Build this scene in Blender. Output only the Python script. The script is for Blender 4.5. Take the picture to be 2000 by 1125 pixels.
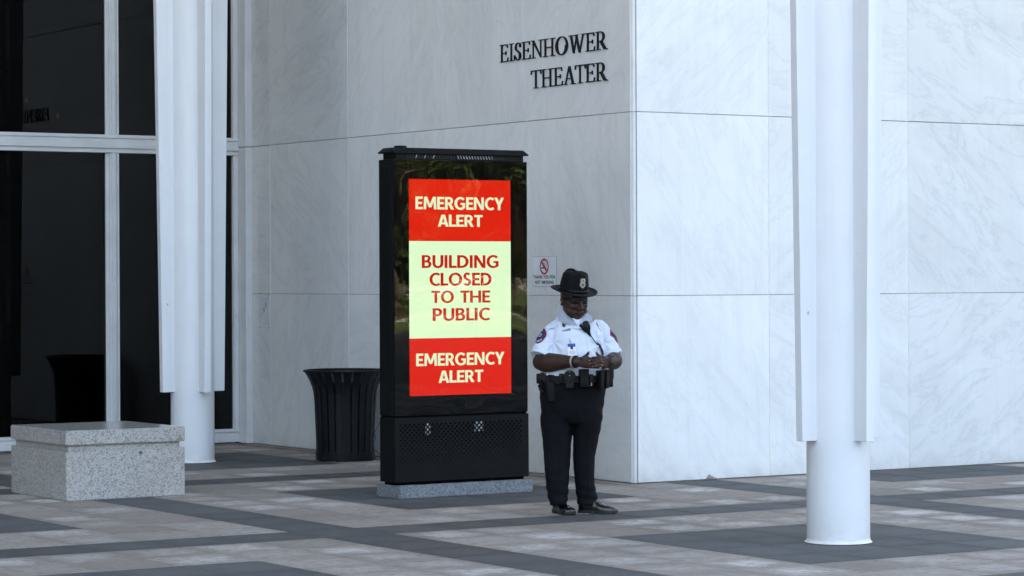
import bpy, bmesh, math, random
from math import sin, cos, pi, radians, sqrt, atan2
from mathutils import Vector, Matrix, noise
from mathutils.bvhtree import BVHTree

S = bpy.context.scene
for o in list(bpy.data.objects): bpy.data.objects.remove(o)
COL = S.collection
random.seed(7)

# ------------------------------------------------------------------ camera
cam_d = bpy.data.cameras.new('camera'); cam = bpy.data.objects.new('camera', cam_d); COL.objects.link(cam)
cam_d.sensor_width = 36.0; cam_d.lens = 95.586; cam_d.clip_start = 0.1; cam_d.clip_end = 3000
CAM = Vector((-13.13372, -18.48604, 1.72))
FWD = Vector((0.54215996, 0.84026706, -0.00372059)); RGT = Vector((0.84025678, -0.54217209, -0.00423929))
UPV = Vector((0.00557933, 0.00082788, 0.99998409))
cam.matrix_world = Matrix(((RGT.x, UPV.x, -FWD.x, CAM.x), (RGT.y, UPV.y, -FWD.y, CAM.y), (RGT.z, UPV.z, -FWD.z, CAM.z), (0, 0, 0, 1)))
S.camera = cam

# ------------------------------------------------------------------ sky, sun, exposure
SUN_EL, SUN_AZ = radians(25), radians(14)      # the sun stands behind the theatre block: the plaza is in open shade
sun_dir = Vector((cos(SUN_EL) * sin(SUN_AZ), cos(SUN_EL) * cos(SUN_AZ), sin(SUN_EL)))
W = bpy.data.worlds.new('World'); S.world = W; W.use_nodes = True
wn = W.node_tree.nodes; wl = W.node_tree.links
sky = wn.new('ShaderNodeTexSky'); sky.sky_type = 'NISHITA'; sky.sun_disc = False
sky.sun_elevation = SUN_EL; sky.sun_rotation = SUN_AZ; sky.air_density = 1.0; sky.dust_density = 10.0; sky.ozone_density = 0.0
wl.new(sky.outputs[0], wn['Background'].inputs[0]); wn['Background'].inputs[1].default_value = 0.15
sd = bpy.data.lights.new('sun', 'SUN'); sd.energy = 5.0; sd.angle = radians(0.53); sd.color = (1.0, 0.94, 0.85)
sun = bpy.data.objects.new('sun', sd); COL.objects.link(sun)
sun.rotation_euler = sun_dir.to_track_quat('Z', 'Y').to_euler(); sun.location = (20, 20, 60)
S.view_settings.view_transform = 'Standard'; S.view_settings.look = 'None'
S.view_settings.exposure = 3.43; S.view_settings.gamma = 1.0; S.view_settings.use_curve_mapping = False
S.render.engine = 'CYCLES'

# ------------------------------------------------------------------ helpers
def link(o, parent=None):
    COL.objects.link(o)
    if parent is not None: o.parent = parent
    return o
def tag(o, label=None, cat=None, group=None, kind=None):
    if label: o['label'] = label
    if cat: o['category'] = cat
    if group: o['group'] = group
    if kind: o['kind'] = kind
    return o
def empty(name, loc=(0, 0, 0), rz=0.0):
    o = bpy.data.objects.new(name, None); o.location = loc; o.rotation_euler = (0, 0, rz); o.empty_display_size = .1
    return link(o)
def smooth_by_angle(bm, ang=35):
    for f in bm.faces: f.smooth = True
    a = radians(ang)
    for e in bm.edges:
        if len(e.link_faces) == 2 and e.calc_face_angle(0) > a: e.smooth = False
def mk(name, bm, mat, parent=None, smooth=None, loc=None, rot=None):
    bm.normal_update()
    if smooth is not None: smooth_by_angle(bm, smooth)
    me = bpy.data.meshes.new(name); bm.to_mesh(me); bm.free()
    for m in (mat if isinstance(mat, (list, tuple)) else [mat]): me.materials.append(m)
    o = bpy.data.objects.new(name, me)
    if loc is not None: o.location = loc
    if rot is not None: o.rotation_euler = rot
    return link(o, parent)
def B(): return bmesh.new()
def box(bm, x0, x1, y0, y1, z0, z1, bev=0.0, seg=1):
    vs = [bm.verts.new(c) for c in ((x0, y0, z0), (x1, y0, z0), (x1, y1, z0), (x0, y1, z0), (x0, y0, z1), (x1, y0, z1), (x1, y1, z1), (x0, y1, z1))]
    fs = [bm.faces.new([vs[i] for i in q]) for q in ((3, 2, 1, 0), (4, 5, 6, 7), (0, 1, 5, 4), (1, 2, 6, 5), (2, 3, 7, 6), (3, 0, 4, 7))]
    if bev > 0:
        es = list({e for f in fs for e in f.edges})
        bmesh.ops.bevel(bm, geom=es, offset=bev, segments=seg, affect='EDGES', profile=0.5)
    return bm
def prism(bm, pts, axis, a0, a1):
    """2-D polygon (ccw) extruded along an axis ('y': pts are x,z; 'z': pts are x,y; 'x': pts are y,z)"""
    def P(p, a): return {'y': (p[0], a, p[1]), 'z': (p[0], p[1], a), 'x': (a, p[0], p[1])}[axis]
    A = [bm.verts.new(P(p, a0)) for p in pts]; C = [bm.verts.new(P(p, a1)) for p in pts]
    n = len(pts); fs = [bm.faces.new(A), bm.faces.new(C[::-1])]
    for i in range(n): fs.append(bm.faces.new((A[i], C[i], C[(i + 1) % n], A[(i + 1) % n])))
    bmesh.ops.recalc_face_normals(bm, faces=fs)
    return bm
def loft(bm, rings, cap=True, close=True):
    """rings: lists of equal-length point lists"""
    R = [[bm.verts.new(p) for p in r] for r in rings]; n = len(R[0]); fs = []
    for a, b in zip(R[:-1], R[1:]):
        for i in range(n if close else n - 1):
            j = (i + 1) % n
            fs.append(bm.faces.new((a[i], a[j], b[j], b[i])))
    if cap:
        fs.append(bm.faces.new(R[0][::-1])); fs.append(bm.faces.new(R[-1]))
    bmesh.ops.recalc_face_normals(bm, faces=fs)
    return bm
def ell(cx, cy, z, rx, ry, n=32, rot=0.0, p=2.0):
    out = []
    for i in range(n):
        a = 2 * pi * i / n; c, s = cos(a), sin(a)
        x = rx * math.copysign(abs(c) ** (2 / p), c); y = ry * math.copysign(abs(s) ** (2 / p), s)
        out.append((cx + x * cos(rot) - y * sin(rot), cy + x * sin(rot) + y * cos(rot), z))
    return out
def tube(bm, pts, rads, n=12, cap=True, flat=None):
    """tapered tube with rounded ends through 3-D points"""
    P = [Vector(p) for p in pts]; rings = []
    if not isinstance(rads, (list, tuple)): rads = [rads] * len(P)
    up = None
    for i, p in enumerate(P):
        t = (P[min(i + 1, len(P) - 1)] - P[max(i - 1, 0)]).normalized()
        if up is None:
            up = Vector((0, 0, 1)) if abs(t.z) < .9 else Vector((1, 0, 0))
        u = (up - t * up.dot(t)).normalized(); v = t.cross(u); up = u
        r = rads[i]
        if cap and i == 0:
            for k in (.98, .75, .4): rings.append([p - t * r * k + (u * cos(2 * pi * j / n) + v * sin(2 * pi * j / n)) * r * sqrt(max(0.02, 1 - k * k)) for j in range(n)])
        rings.append([p + (u * cos(2 * pi * j / n) + v * sin(2 * pi * j / n)) * r for j in range(n)])
        if cap and i == len(P) - 1:
            for k in (.4, .75, .98): rings.append([p + t * r * k + (u * cos(2 * pi * j / n) + v * sin(2 * pi * j / n)) * r * sqrt(max(0.02, 1 - k * k)) for j in range(n)])
    return loft(bm, rings, True)
def catmull(pts, k=6):
    P = [Vector(p) for p in pts]; P = [2 * P[0] - P[1]] + P + [2 * P[-1] - P[-2]]; out = []
    for i in range(1, len(P) - 2):
        for j in range(k):
            t = j / k; a, b, c, d = P[i - 1], P[i], P[i + 1], P[i + 2]
            out.append(0.5 * ((2 * b) + (c - a) * t + (2 * a - 5 * b + 4 * c - d) * t * t + (3 * b - a - 3 * c + d) * t ** 3))
    out.append(P[-2]); return out
def ellipsoid(bm, c, r, M=None, u=20, v=14):
    g = bmesh.ops.create_uvsphere(bm, u_segments=u, v_segments=v, radius=1.0)
    for w in g['verts']:
        q = Vector((w.co.x * r[0], w.co.y * r[1], w.co.z * r[2]))
        if M is not None: q = M @ q
        w.co = q + Vector(c)
    return bm

# ------------------------------------------------------------------ materials
class NT:
    def __init__(s, name):
        s.m = bpy.data.materials.new(name); s.m.use_nodes = True
        s.n = s.m.node_tree.nodes; s.l = s.m.node_tree.links; s.b = s.n['Principled BSDF']; s.out = s.n['Material Output']
    def new(s, t, **k):
        x = s.n.new('ShaderNode' + t)
        for a, v in k.items(): setattr(x, a, v)
        return x
    def noise(s, vec, scale, detail=4, rough=.5, dist=0):
        x = s.new('TexNoise'); x.inputs['Scale'].default_value = scale; x.inputs['Detail'].default_value = detail
        x.inputs['Roughness'].default_value = rough; x.inputs['Distortion'].default_value = dist
        if vec is not None: s.l.new(vec, x.inputs['Vector'])
        return x
    def ramp(s, fac, stops, interp='LINEAR'):
        x = s.new('ValToRGB'); x.color_ramp.interpolation = interp
        e = x.color_ramp.elements
        while len(e) < len(stops): e.new(.5)
        for i, (p, c) in enumerate(stops):
            e[i].position = p; e[i].color = (*c, 1) if isinstance(c, (tuple, list)) else (c, c, c, 1)
        s.l.new(fac, x.inputs[0]); return x
    def mix(s, fac, a, b, mode='MIX'):
        x = s.new('Mix', data_type='RGBA', blend_type=mode)
        for sock, v in ((x.inputs[0], fac), (x.inputs[6], a), (x.inputs[7], b)):
            if isinstance(v, (int, float)): sock.default_value = v
            elif isinstance(v, (tuple, list)): sock.default_value = (*v, 1) if len(v) == 3 else v
            else: s.l.new(v, sock)
        return x.outputs[2]
    def math(s, op, a, b=None):
        x = s.new('Math', operation=op)
        for i, v in enumerate((a, b)):
            if v is None: continue
            if isinstance(v, (int, float)): x.inputs[i].default_value = v
            else: s.l.new(v, x.inputs[i])
        return x.outputs[0]
    def vmath(s, op, a, b=None):
        x = s.new('VectorMath', operation=op)
        for i, v in enumerate((a, b)):
            if v is None: continue
            if isinstance(v, (tuple, list)): x.inputs[i].default_value = v
            else: s.l.new(v, x.inputs[i])
        return x.outputs[0]
    def bump(s, h, strength=.2, dist=.01):
        x = s.new('Bump'); x.inputs['Strength'].default_value = strength; x.inputs['Distance'].default_value = dist
        s.l.new(h, x.inputs['Height']); s.l.new(x.outputs[0], s.b.inputs['Normal'])
    def col(s, c): s.l.new(c, s.b.inputs['Base Color'])
    def rough(s, r):
        if isinstance(r, (int, float)): s.b.inputs['Roughness'].default_value = r
        else: s.l.new(r, s.b.inputs['Roughness'])

def plain(name, c, rough=.5, metal=0.0, spec=.5, var=.12, nscale=6.0, bump=0.0, bscale=200):
    t = NT(name); tc = t.new('TexCoord').outputs['Object']
    n = t.noise(tc, nscale, 5, .6)
    c2 = tuple(min(1, max(0, v * (1 - var))) for v in c); c1 = tuple(min(1, v * (1 + var)) for v in c)
    r = t.ramp(n.outputs[0], [(.3, c2), (.7, c1)]); t.col(r.outputs[0])
    rr = t.new('MapRange'); t.l.new(n.outputs[0], rr.inputs[0]); rr.inputs[3].default_value = max(0, rough - .06); rr.inputs[4].default_value = min(1, rough + .06)
    t.rough(rr.outputs[0]); t.b.inputs['Metallic'].default_value = metal; t.b.inputs['Specular IOR Level'].default_value = spec
    if bump: t.bump(t.noise(tc, bscale, 3).outputs[0], bump, .002)
    return t.m

def marble_mat():
    t = NT('white_marble'); tc = t.new('TexCoord').outputs['Object']
    oi = t.new('ObjectInfo'); rnd = oi.outputs['Random']
    wn1 = t.new('TexWhiteNoise', noise_dimensions='1D'); t.l.new(rnd, wn1.inputs['W'])
    off = t.vmath('SCALE', wn1.outputs['Color']); off.node.inputs['Scale'].default_value = 37.0
    rot = t.new('VectorRotate', rotation_type='Y_AXIS'); t.l.new(tc, rot.inputs['Vector'])
    t.l.new(t.math('MULTIPLY', t.math('SUBTRACT', rnd, .5), 6.0), rot.inputs['Angle'])
    v = t.vmath('ADD', rot.outputs[0], off)
    mp = t.new('Mapping'); mp.inputs['Scale'].default_value = (1.0, 1.0, 3.2); t.l.new(v, mp.inputs[0])
    # long thin veins = ridges of distorted noise
    n1 = t.noise(mp.outputs[0], 1.15, 7, .62, .9)
    ridge = t.math('ABSOLUTE', t.math('SUBTRACT', n1.outputs[0], .5))
    vein = t.ramp(ridge, [(0, 1.0), (.016, .32), (.06, 0.0)])
    n2 = t.noise(mp.outputs[0], 3.4, 8, .7, 1.2)
    ridge2 = t.math('ABSOLUTE', t.math('SUBTRACT', n2.outputs[0], .47))
    vein2 = t.ramp(ridge2, [(0, .55), (.03, .15), (.1, 0.0)])
    cloud = t.noise(mp.outputs[0], .7, 5, .55, .5)
    base = t.ramp(cloud.outputs[0], [(.28, (.71, .695, .67)), (.5, (.77, .755, .73)), (.72, (.81, .795, .77))])
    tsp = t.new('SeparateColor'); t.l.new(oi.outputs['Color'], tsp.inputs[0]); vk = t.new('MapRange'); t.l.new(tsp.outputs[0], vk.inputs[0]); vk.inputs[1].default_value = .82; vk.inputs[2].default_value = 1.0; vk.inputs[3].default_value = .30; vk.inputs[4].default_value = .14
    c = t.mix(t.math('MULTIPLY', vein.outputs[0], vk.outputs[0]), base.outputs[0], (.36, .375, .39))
    mask = t.ramp(t.noise(v, 1.6, 3).outputs[0], [(.42, 0.0), (.62, 1.0)])
    c = t.mix(t.math('MULTIPLY', t.math('MULTIPLY', vein2.outputs[0], mask.outputs[0]), vk.outputs[0]), c, (.42, .43, .43))
    # per-panel tone
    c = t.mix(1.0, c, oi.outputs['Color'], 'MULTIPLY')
    # faint rust and dirt patches, drip streaks
    st = t.ramp(t.noise(v, 2.3, 6, .7).outputs[0], [(.63, 0.0), (.76, 1.0)])
    c = t.mix(t.math('MULTIPLY', st.outputs[0], .16), c, (.50, .42, .34))
    sm = t.new('Mapping'); sm.inputs['Scale'].default_value = (9, 9, .35); t.l.new(v, sm.inputs[0]) if False else t.l.new(tc, sm.inputs[0])
    sk = t.ramp(t.noise(t.vmath('ADD', sm.outputs[0], off), 1.4, 4, .6).outputs[0], [(.5, 0.0), (.75, 1.0)])
    c = t.mix(t.math('MULTIPLY', sk.outputs[0], .14), c, (.44, .45, .45))
    # grime splashed up from the pavement
    pz = t.new('SeparateXYZ'); t.l.new(t.new('NewGeometry').outputs['Position'], pz.inputs[0])
    gr = t.math('MULTIPLY', t.ramp(pz.outputs['Z'], [(.0, 1.0), (.16, .25), (.45, 0.0)]).outputs[0], t.ramp(t.noise(v, 7, 5, .65).outputs[0], [(.3, .1), (.7, 1)]).outputs[0])
    c = t.mix(t.math('MULTIPLY', gr, .42), c, (.33, .29, .25))
    pit = t.ramp(t.noise(v, 42, 2, .5).outputs[0], [(.73, 0.0), (.77, 1.0)])
    c = t.mix(t.math('MULTIPLY', pit.outputs[0], .35), c, (.25, .24, .23))
    t.col(c); t.rough(.42); t.b.inputs['Specular IOR Level'].default_value = .35
    t.bump(t.noise(v, 60, 4).outputs[0], .08, .002)
    return t.m

def granite_mat(name, light, mid, dark, scale=95, rough=.6, grime=True):
    t = NT(name); tc = t.new('TexCoord').outputs['Object']
    vo = t.new('TexVoronoi'); vo.inputs['Scale'].default_value = scale; t.l.new(tc, vo.inputs['Vector'])
    sp = t.new('SeparateColor'); t.l.new(vo.outputs['Color'], sp.inputs[0])
    r = t.ramp(sp.outputs[0], [(0, dark), (.13, dark), (.17, mid), (.42, mid), (.5, light), (.85, light), (1, tuple(min(1, 1.18 * k) for k in light))])
    n = t.noise(tc, scale * 1.7, 4, .7)
    c = t.mix(.5, r.outputs[0], t.ramp(n.outputs[0], [(.36, mid), (.55, light)]).outputs[0])
    if grime:
        g = t.ramp(t.noise(tc, 3.2, 5, .6).outputs[0], [(.5, 0.0), (.75, 1.0)])
        c = t.mix(t.math('MULTIPLY', g.outputs[0], .3), c, (.26, .22, .17))
    t.col(c); t.rough(rough); t.bump(n.outputs[0], .12, .002)
    return t.m

TILE, X0, Y0 = 0.52187, -4.40169, -2.65419
def slab_mat(name, dark):
    t = NT(name); uv = t.new('UVMap').outputs[0]
    pos = t.new('NewGeometry').outputs['Position']
    cell = t.vmath('FLOOR', t.vmath('DIVIDE', t.vmath('SUBTRACT', pos, (X0, Y0, -5)), (TILE, TILE, 50)))
    wn = t.new('TexWhiteNoise', noise_dimensions='3D'); t.l.new(cell, wn.inputs['Vector'])
    sp = t.new('SeparateColor'); t.l.new(wn.outputs['Color'], sp.inputs[0])
    # distance to slab edge, warped
    w = t.noise(pos, 4.5, 4, .6)
    wv = t.vmath('SUBTRACT', w.outputs['Color'], (.5, .5, .5)); ws = t.vmath('SCALE', wv); ws.node.inputs['Scale'].default_value = .75
    q = t.vmath('ABSOLUTE', t.vmath('SUBTRACT', t.vmath('ADD', uv, ws), (.5, .5, 0)))
    sx = t.new('SeparateXYZ'); t.l.new(q, sx.inputs[0])
    edge = t.math('MAXIMUM', sx.outputs[0], sx.outputs[1])
    cen = t.ramp(edge, [(.16, 1.0), (.42, 0.0)])
    n = t.noise(pos, 95, 5, .8); n2 = t.noise(pos, 1.3, 5, .6); n3 = t.noise(pos, 14, 5, .65)
    if dark:
        base = t.ramp(sp.outputs[0], [(0, (.058, .0575, .0565)), (1, (.088, .087, .085))])
        c = t.mix(t.math('MULTIPLY', cen.outputs[0], .32), base.outputs[0], (.125, .123, .119))
        c = t.mix(t.math('MULTIPLY', t.ramp(n3.outputs[0], [(.45, 0.0), (.7, 1.0)]).outputs[0], .35), c, (.145, .140, .133))
        c = t.mix(t.math('MULTIPLY', t.ramp(n2.outputs[0], [(.5, 0.0), (.7, 1.0)]).outputs[0], .35), c, (.050, .046, .042))
        spk = t.ramp(n.outputs[0], [(.3, .62), (.7, 1.36)])
    else:
        base = t.ramp(sp.outputs[0], [(0, (.235, .202, .172)), (1, (.315, .275, .238))])
        wear = t.ramp(t.noise(pos, .22, 2).outputs[0], [(.36, .45), (.58, 1.0)]); amt = t.math('MULTIPLY', t.math('MULTIPLY', cen.outputs[0], wear.outputs[0]), t.ramp(sp.outputs[1], [(0, .0), (.3, .15), (1, 1.0)]).outputs[0])
        c = t.mix(t.math('MULTIPLY', amt, .85), base.outputs[0], (.62, .58, .545))
        c = t.mix(t.math('MULTIPLY', t.ramp(n3.outputs[0], [(.46, 0.0), (.68, 1.0)]).outputs[0], .62), c, (.17, .135, .105))
        c = t.mix(t.math('MULTIPLY', t.ramp(n2.outputs[0], [(.52, 0.0), (.72, 1.0)]).outputs[0], .45), c, (.165, .138, .113))
        spk = t.ramp(n.outputs[0], [(.3, .66), (.7, 1.32)])
    c = t.mix(1.0, c, spk.outputs[0], 'MULTIPLY')
    blk = t.ramp(t.noise(pos, 26, 1, .4).outputs[0], [(.765, 0.0), (.785, 1.0)])
    c = t.mix(t.math('MULTIPLY', blk.outputs[0], .8), c, (.03, .03, .03))
    t.col(c); t.rough(.66 if dark else .8); t.b.inputs['Specular IOR Level'].default_value = .2
    t.bump(n.outputs[0], .1, .002)
    return t.m

def glass_mat(name, tint, ior=1.5, wavy=0.0, wscale=2.0, boost=0.0):
    m = bpy.data.materials.new(name); m.use_nodes = True; nt = m.node_tree; nt.nodes.clear()
    out = nt.nodes.new('ShaderNodeOutputMaterial'); tr = nt.nodes.new('ShaderNodeBsdfTransparent'); tr.inputs[0].default_value = (*tint, 1)
    gl = nt.nodes.new('ShaderNodeBsdfGlossy'); gl.inputs['Roughness'].default_value = .0; gl.inputs[0].default_value = (1, 1, 1, 1)
    fr = nt.nodes.new('ShaderNodeFresnel'); fr.inputs[0].default_value = ior
    mx = nt.nodes.new('ShaderNodeMixShader')
    nt.links.new(fr.outputs[0], mx.inputs[0]); nt.links.new(tr.outputs[0], mx.inputs[1]); nt.links.new(gl.outputs[0], mx.inputs[2]); nt.links.new(mx.outputs[0], out.inputs[0])
    if wavy:
        tc = nt.nodes.new('ShaderNodeTexCoord'); nz = nt.nodes.new('ShaderNodeTexNoise'); nz.inputs['Scale'].default_value = wscale; nz.inputs['Detail'].default_value = 0.3
        bp = nt.nodes.new('ShaderNodeBump'); bp.inputs['Strength'].default_value = 1.0; bp.inputs['Distance'].default_value = wavy
        nt.links.new(tc.outputs['Object'], nz.inputs['Vector']); nt.links.new(nz.outputs[0], bp.inputs['Height']); nt.links.new(bp.outputs[0], gl.inputs['Normal'])
    return m
def emit_mat(name, c, s):
    m = bpy.data.materials.new(name); m.use_nodes = True; nt = m.node_tree; b = nt.nodes['Principled BSDF']
    b.inputs['Base Color'].default_value = (.004, .004, .004, 1); b.inputs['Specular IOR Level'].default_value = 0.0; b.inputs['Roughness'].default_value = .9; b.inputs['Emission Color'].default_value = (*c, 1); b.inputs['Emission Strength'].default_value = s
    return m

M = {}
M['marble'] = marble_mat()
M['joint'] = plain('joint_sealant', (.72, .66, .58), .8, var=.2, nscale=9)
M['joint_dark'] = plain('bed_joint', (.30, .27, .24), .9, var=.35, nscale=5)
M['core'] = plain('wall_core', (.45, .43, .40), .9)
M['upper'] = plain('upper_marble', (.70, .71, .715), .5, var=.06, nscale=.8)
M['slab_light'] = slab_mat('light_granite_paving', False)
M['slab_dark'] = slab_mat('dark_granite_paving', True)
M['grout'] = plain('paving_grout', (.15, .118, .088), .95, var=.8, nscale=4)
M['granite'] = granite_mat('bench_granite', (.43, .40, .365), (.25, .235, .215), (.035, .034, .033), 105, .6)
M['granite_top'] = granite_mat('polished_granite', (.42, .40, .37), (.28, .265, .245), (.06, .058, .055), 115, .16)
M['granite_blue'] = granite_mat('plinth_granite', (.21, .225, .235), (.085, .092, .10), (.02, .024, .028), 110, .8, False)
def column_paint():
    t = NT('white_column_paint'); tc = t.new('TexCoord').outputs['Object']; n = t.noise(tc, 2.2, 5, .6)
    c = t.ramp(n.outputs[0], [(.3, (.675, .675, .675)), (.7, (.725, .722, .72))]).outputs[0]
    mp = t.new('Mapping'); mp.inputs['Scale'].default_value = (14, 14, .8); t.l.new(tc, mp.inputs[0])
    c = t.mix(t.math('MULTIPLY', t.ramp(t.noise(mp.outputs[0], 1, 4).outputs[0], [(.5, 0.0), (.72, 1.0)]).outputs[0], .16), c, (.52, .51, .49))
    c = t.mix(t.math('MULTIPLY', t.ramp(t.noise(tc, 17, 2, .5).outputs[0], [(.765, 0.0), (.785, 1.0)]).outputs[0], .55), c, (.2, .19, .18))
    z = t.new('SeparateXYZ'); t.l.new(tc, z.inputs[0])
    g = t.math('MULTIPLY', t.ramp(z.outputs[2], [(0, 1.0), (.05, .5), (.28, 0.0)]).outputs[0], t.ramp(t.noise(tc, 9, 5, .7).outputs[0], [(.35, 0.0), (.7, 1.0)]).outputs[0])
    c = t.mix(t.math('MULTIPLY', g, .5), c, (.40, .33, .26)); t.col(c); t.rough(.42); t.bump(t.noise(tc, 45, 3).outputs[0], .05, .003); return t.m
M['white_paint'] = column_paint()
M['frame'] = plain('window_frame_paint', (.60, .595, .585), .45, var=.07, nscale=4)
M['rubber'] = plain('black_gasket', (.015, .015, .016), .7)
M['glass'] = glass_mat('dark_window_glass', (.30, .34, .34), 1.38)
M['kglass'] = glass_mat('display_cover_glass', (.97, .98, .97), 1.34)
M['lobby'] = plain('dark_lobby_wall', (.035, .033, .032), .8)
M['lobby_floor'] = plain('lobby_carpet', (.05, .02, .02), .9)
M['kblack'] = plain('kiosk_black_powder_coat', (.0045, .005, .0055), .5, spec=.12, var=.2, nscale=5, bump=.05, bscale=350)
M['kgloss'] = plain('kiosk_bezel_black', (.003, .003, .003), .9, spec=.02)
M['dark'] = plain('inner_black', (.003, .003, .003), .9, spec=.05)
M['red'] = emit_mat('screen_red', (1.0, .020, .004), .070)
M['pale'] = emit_mat('screen_pale_green', (.775, 1.0, .63), .093)
M['pale_text'] = emit_mat('screen_pale_text', (.83, .98, .62), .088)
M['red_text'] = emit_mat('screen_red_text', (1.0, .022, .012), .053)
M['letter'] = plain('blackened_bronze_letters', (.008, .008, .013), .45, spec=.25)
M['can'] = plain('black_steel_slats', (.005, .0055, .0065), .38, spec=.25, var=.25, nscale=8)
M['bag'] = plain('black_bag', (.006, .006, .0065), .3, spec=.3, bump=.6, bscale=30)
M['sign_white'] = plain('sign_white', (.78, .78, .78), .45, var=.05)
M['sign_red'] = plain('sign_red', (.42, .02, .05), .5)
M['sign_black'] = plain('sign_black', (.012, .012, .016), .5)
M['pgrey'] = plain('pale_grey', (.30, .30, .30), .5, var=.5, nscale=30)
M['steel'] = plain('white_steel', (.75, .75, .75), .4)
M['concrete'] = plain('drive_concrete', (.40, .37, .33), .9, var=.15, nscale=.4)
M['asphalt'] = plain('asphalt', (.055, .055, .058), .9, var=.25, nscale=.8)
M['grass'] = plain('lawn_grass', (.10, .145, .022), .95, var=.5, nscale=.5)
M['bark'] = plain('tree_bark', (.10, .075, .055), .9, var=.4, nscale=9)

# ------------------------------------------------------------------ ground far out, drive and lawn (seen in the display glass)
bm = B(); s = 1500
bm.faces.new([bm.verts.new(c) for c in ((-s, -s, -.08), (s, -s, -.08), (s, s, -.08), (-s, s, -.08))])
tag(mk('ground', bm, M['concrete']), kind='structure')
RD = Vector((0.5422, -0.8403, 0)); RN = Vector((0.8403, 0.5422, 0))      # direction the display faces back towards
def strip(name, d0, d1, w, z, mat):
    bm = B(); o = Vector((-1.8, -.17, 0))
    bm.faces.new([bm.verts.new(o + RD * d + RN * u + Vector((0, 0, z))) for d, u in ((d0, -w), (d1, -w), (d1, w), (d0, w))])
    f = list(bm.faces); bm.normal_update()
    if f[0].normal.z < 0: f[0].normal_flip()
    return tag(mk(name, bm, mat), kind='structure')
strip('drive', 22, 62, 200, -.070, M['asphalt'])
strip('lawn', 62, 84, 200, -.060, M['grass'])
strip('road', 84, 93, 200, -.064, M['concrete'])
strip('far_lawn', 93, 260, 260, -.056, M['grass'])

# ------------------------------------------------------------------ pavement
bm = B(); box(bm, -21, 14, -20, -.03, -.06, -.0014)
pave = tag(mk('pavement', bm, M['grout']), kind='structure')
bm = B(); box(bm, -21, -.06, -.03, 7.10, -.06, -.0014)
mk('pavement_bed', bm, M['grout'], pave)
def is_dark(i, j):
    a, b = i % 9, j % 9
    if a == 0 or b == 0: return True
    return 3 <= a <= 6 and 3 <= b <= 6
def slab(bm, cx, cy, uvl, z=0.0, jit=(0, 0)):
    h = TILE / 2 - .0032; k = .0018
    ring = []
    for hh, zz in ((h, -.02), (h, z - k), (h - k, z)):
        ring.append([bm.verts.new((cx + sx * hh, cy + sy * hh, zz + (jit[0] * sx + jit[1] * sy) * (zz > -.019))) for sx, sy in ((-1, -1), (1, -1), (1, 1), (-1, 1))])
    fs = [bm.faces.new(ring[2])]
    for a, b in zip(ring[:-1], ring[1:]):
        for i in range(4): fs.append(bm.faces.new((a[i], a[(i + 1) % 4], b[(i + 1) % 4], b[i])))
    for f in fs:
        for l in f.loops: l[uvl].uv = ((l.vert.co.x - cx) / TILE + .5, (l.vert.co.y - cy) / TILE + .5)
protos = {}
for d in (False, True):
    protos[d] = []
    for q in range(3):
        bm = B(); uvl = bm.loops.layers.uv.new('UVMap'); slab(bm, 0, 0, uvl, 0, (random.uniform(-.0004, .0004), random.uniform(-.0004, .0004)))
        bm.normal_update(); me = bpy.data.meshes.new('dark_paving_slab' if d else 'light_paving_slab'); bm.to_mesh(me); bm.free()
        me.materials.append(M['slab_dark' if d else 'slab_light']); protos[d].append(me)
cells, rest = [], []
for i in range(-31, 35):
    for j in range(-33, 19):
        cx, cy = X0 + (i + .5) * TILE, Y0 + (j + .5) * TILE
        if cx > 14 - TILE or cx < -20.7 or cy < -19.7: continue
        if (cx > -.1 and cy > -.1) or cy > 6.95: continue
        d = Vector((cx, cy, 0)) - CAM; z = d.dot(FWD); px = 1000 + 5310 * d.dot(RGT) / max(z, .1); py = 562.5 - 5310 * d.dot(UPV) / max(z, .1)
        if z > 3 and -45 < px < 2045 and py < 1140: cells.append((z, i, j, cx, cy))
        else: rest.append((i, j, cx, cy))
cells.sort()
for k, (z, i, j, cx, cy) in enumerate(cells):
    if k >= 300: rest.append((i, j, cx, cy)); continue
    d = is_dark(i, j)
    o = bpy.data.objects.new('dark_paving_slab' if d else 'light_paving_slab', random.choice(protos[d]))
    o.location = (cx, cy, random.uniform(-.0008, .0006)); link(o, pave)
for d in (False, True):
    bm = B(); uvl = bm.loops.layers.uv.new('UVMap')
    for i, j, cx, cy in rest:
        if is_dark(i, j) == d: slab(bm, cx, cy, uvl, random.uniform(-.0008, .0006))
    tag(mk('dark_outer_paving' if d else 'light_outer_paving', bm, M['slab_dark' if d else 'slab_light'], pave), kind='stuff')
# filler strip along the walls where whole slabs do not fit
bm = B(); box(bm, -.115, -.012, .0, 6.9, -.02, -.0012); mk('edge_strip', bm, M['slab_light'], pave)

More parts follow.
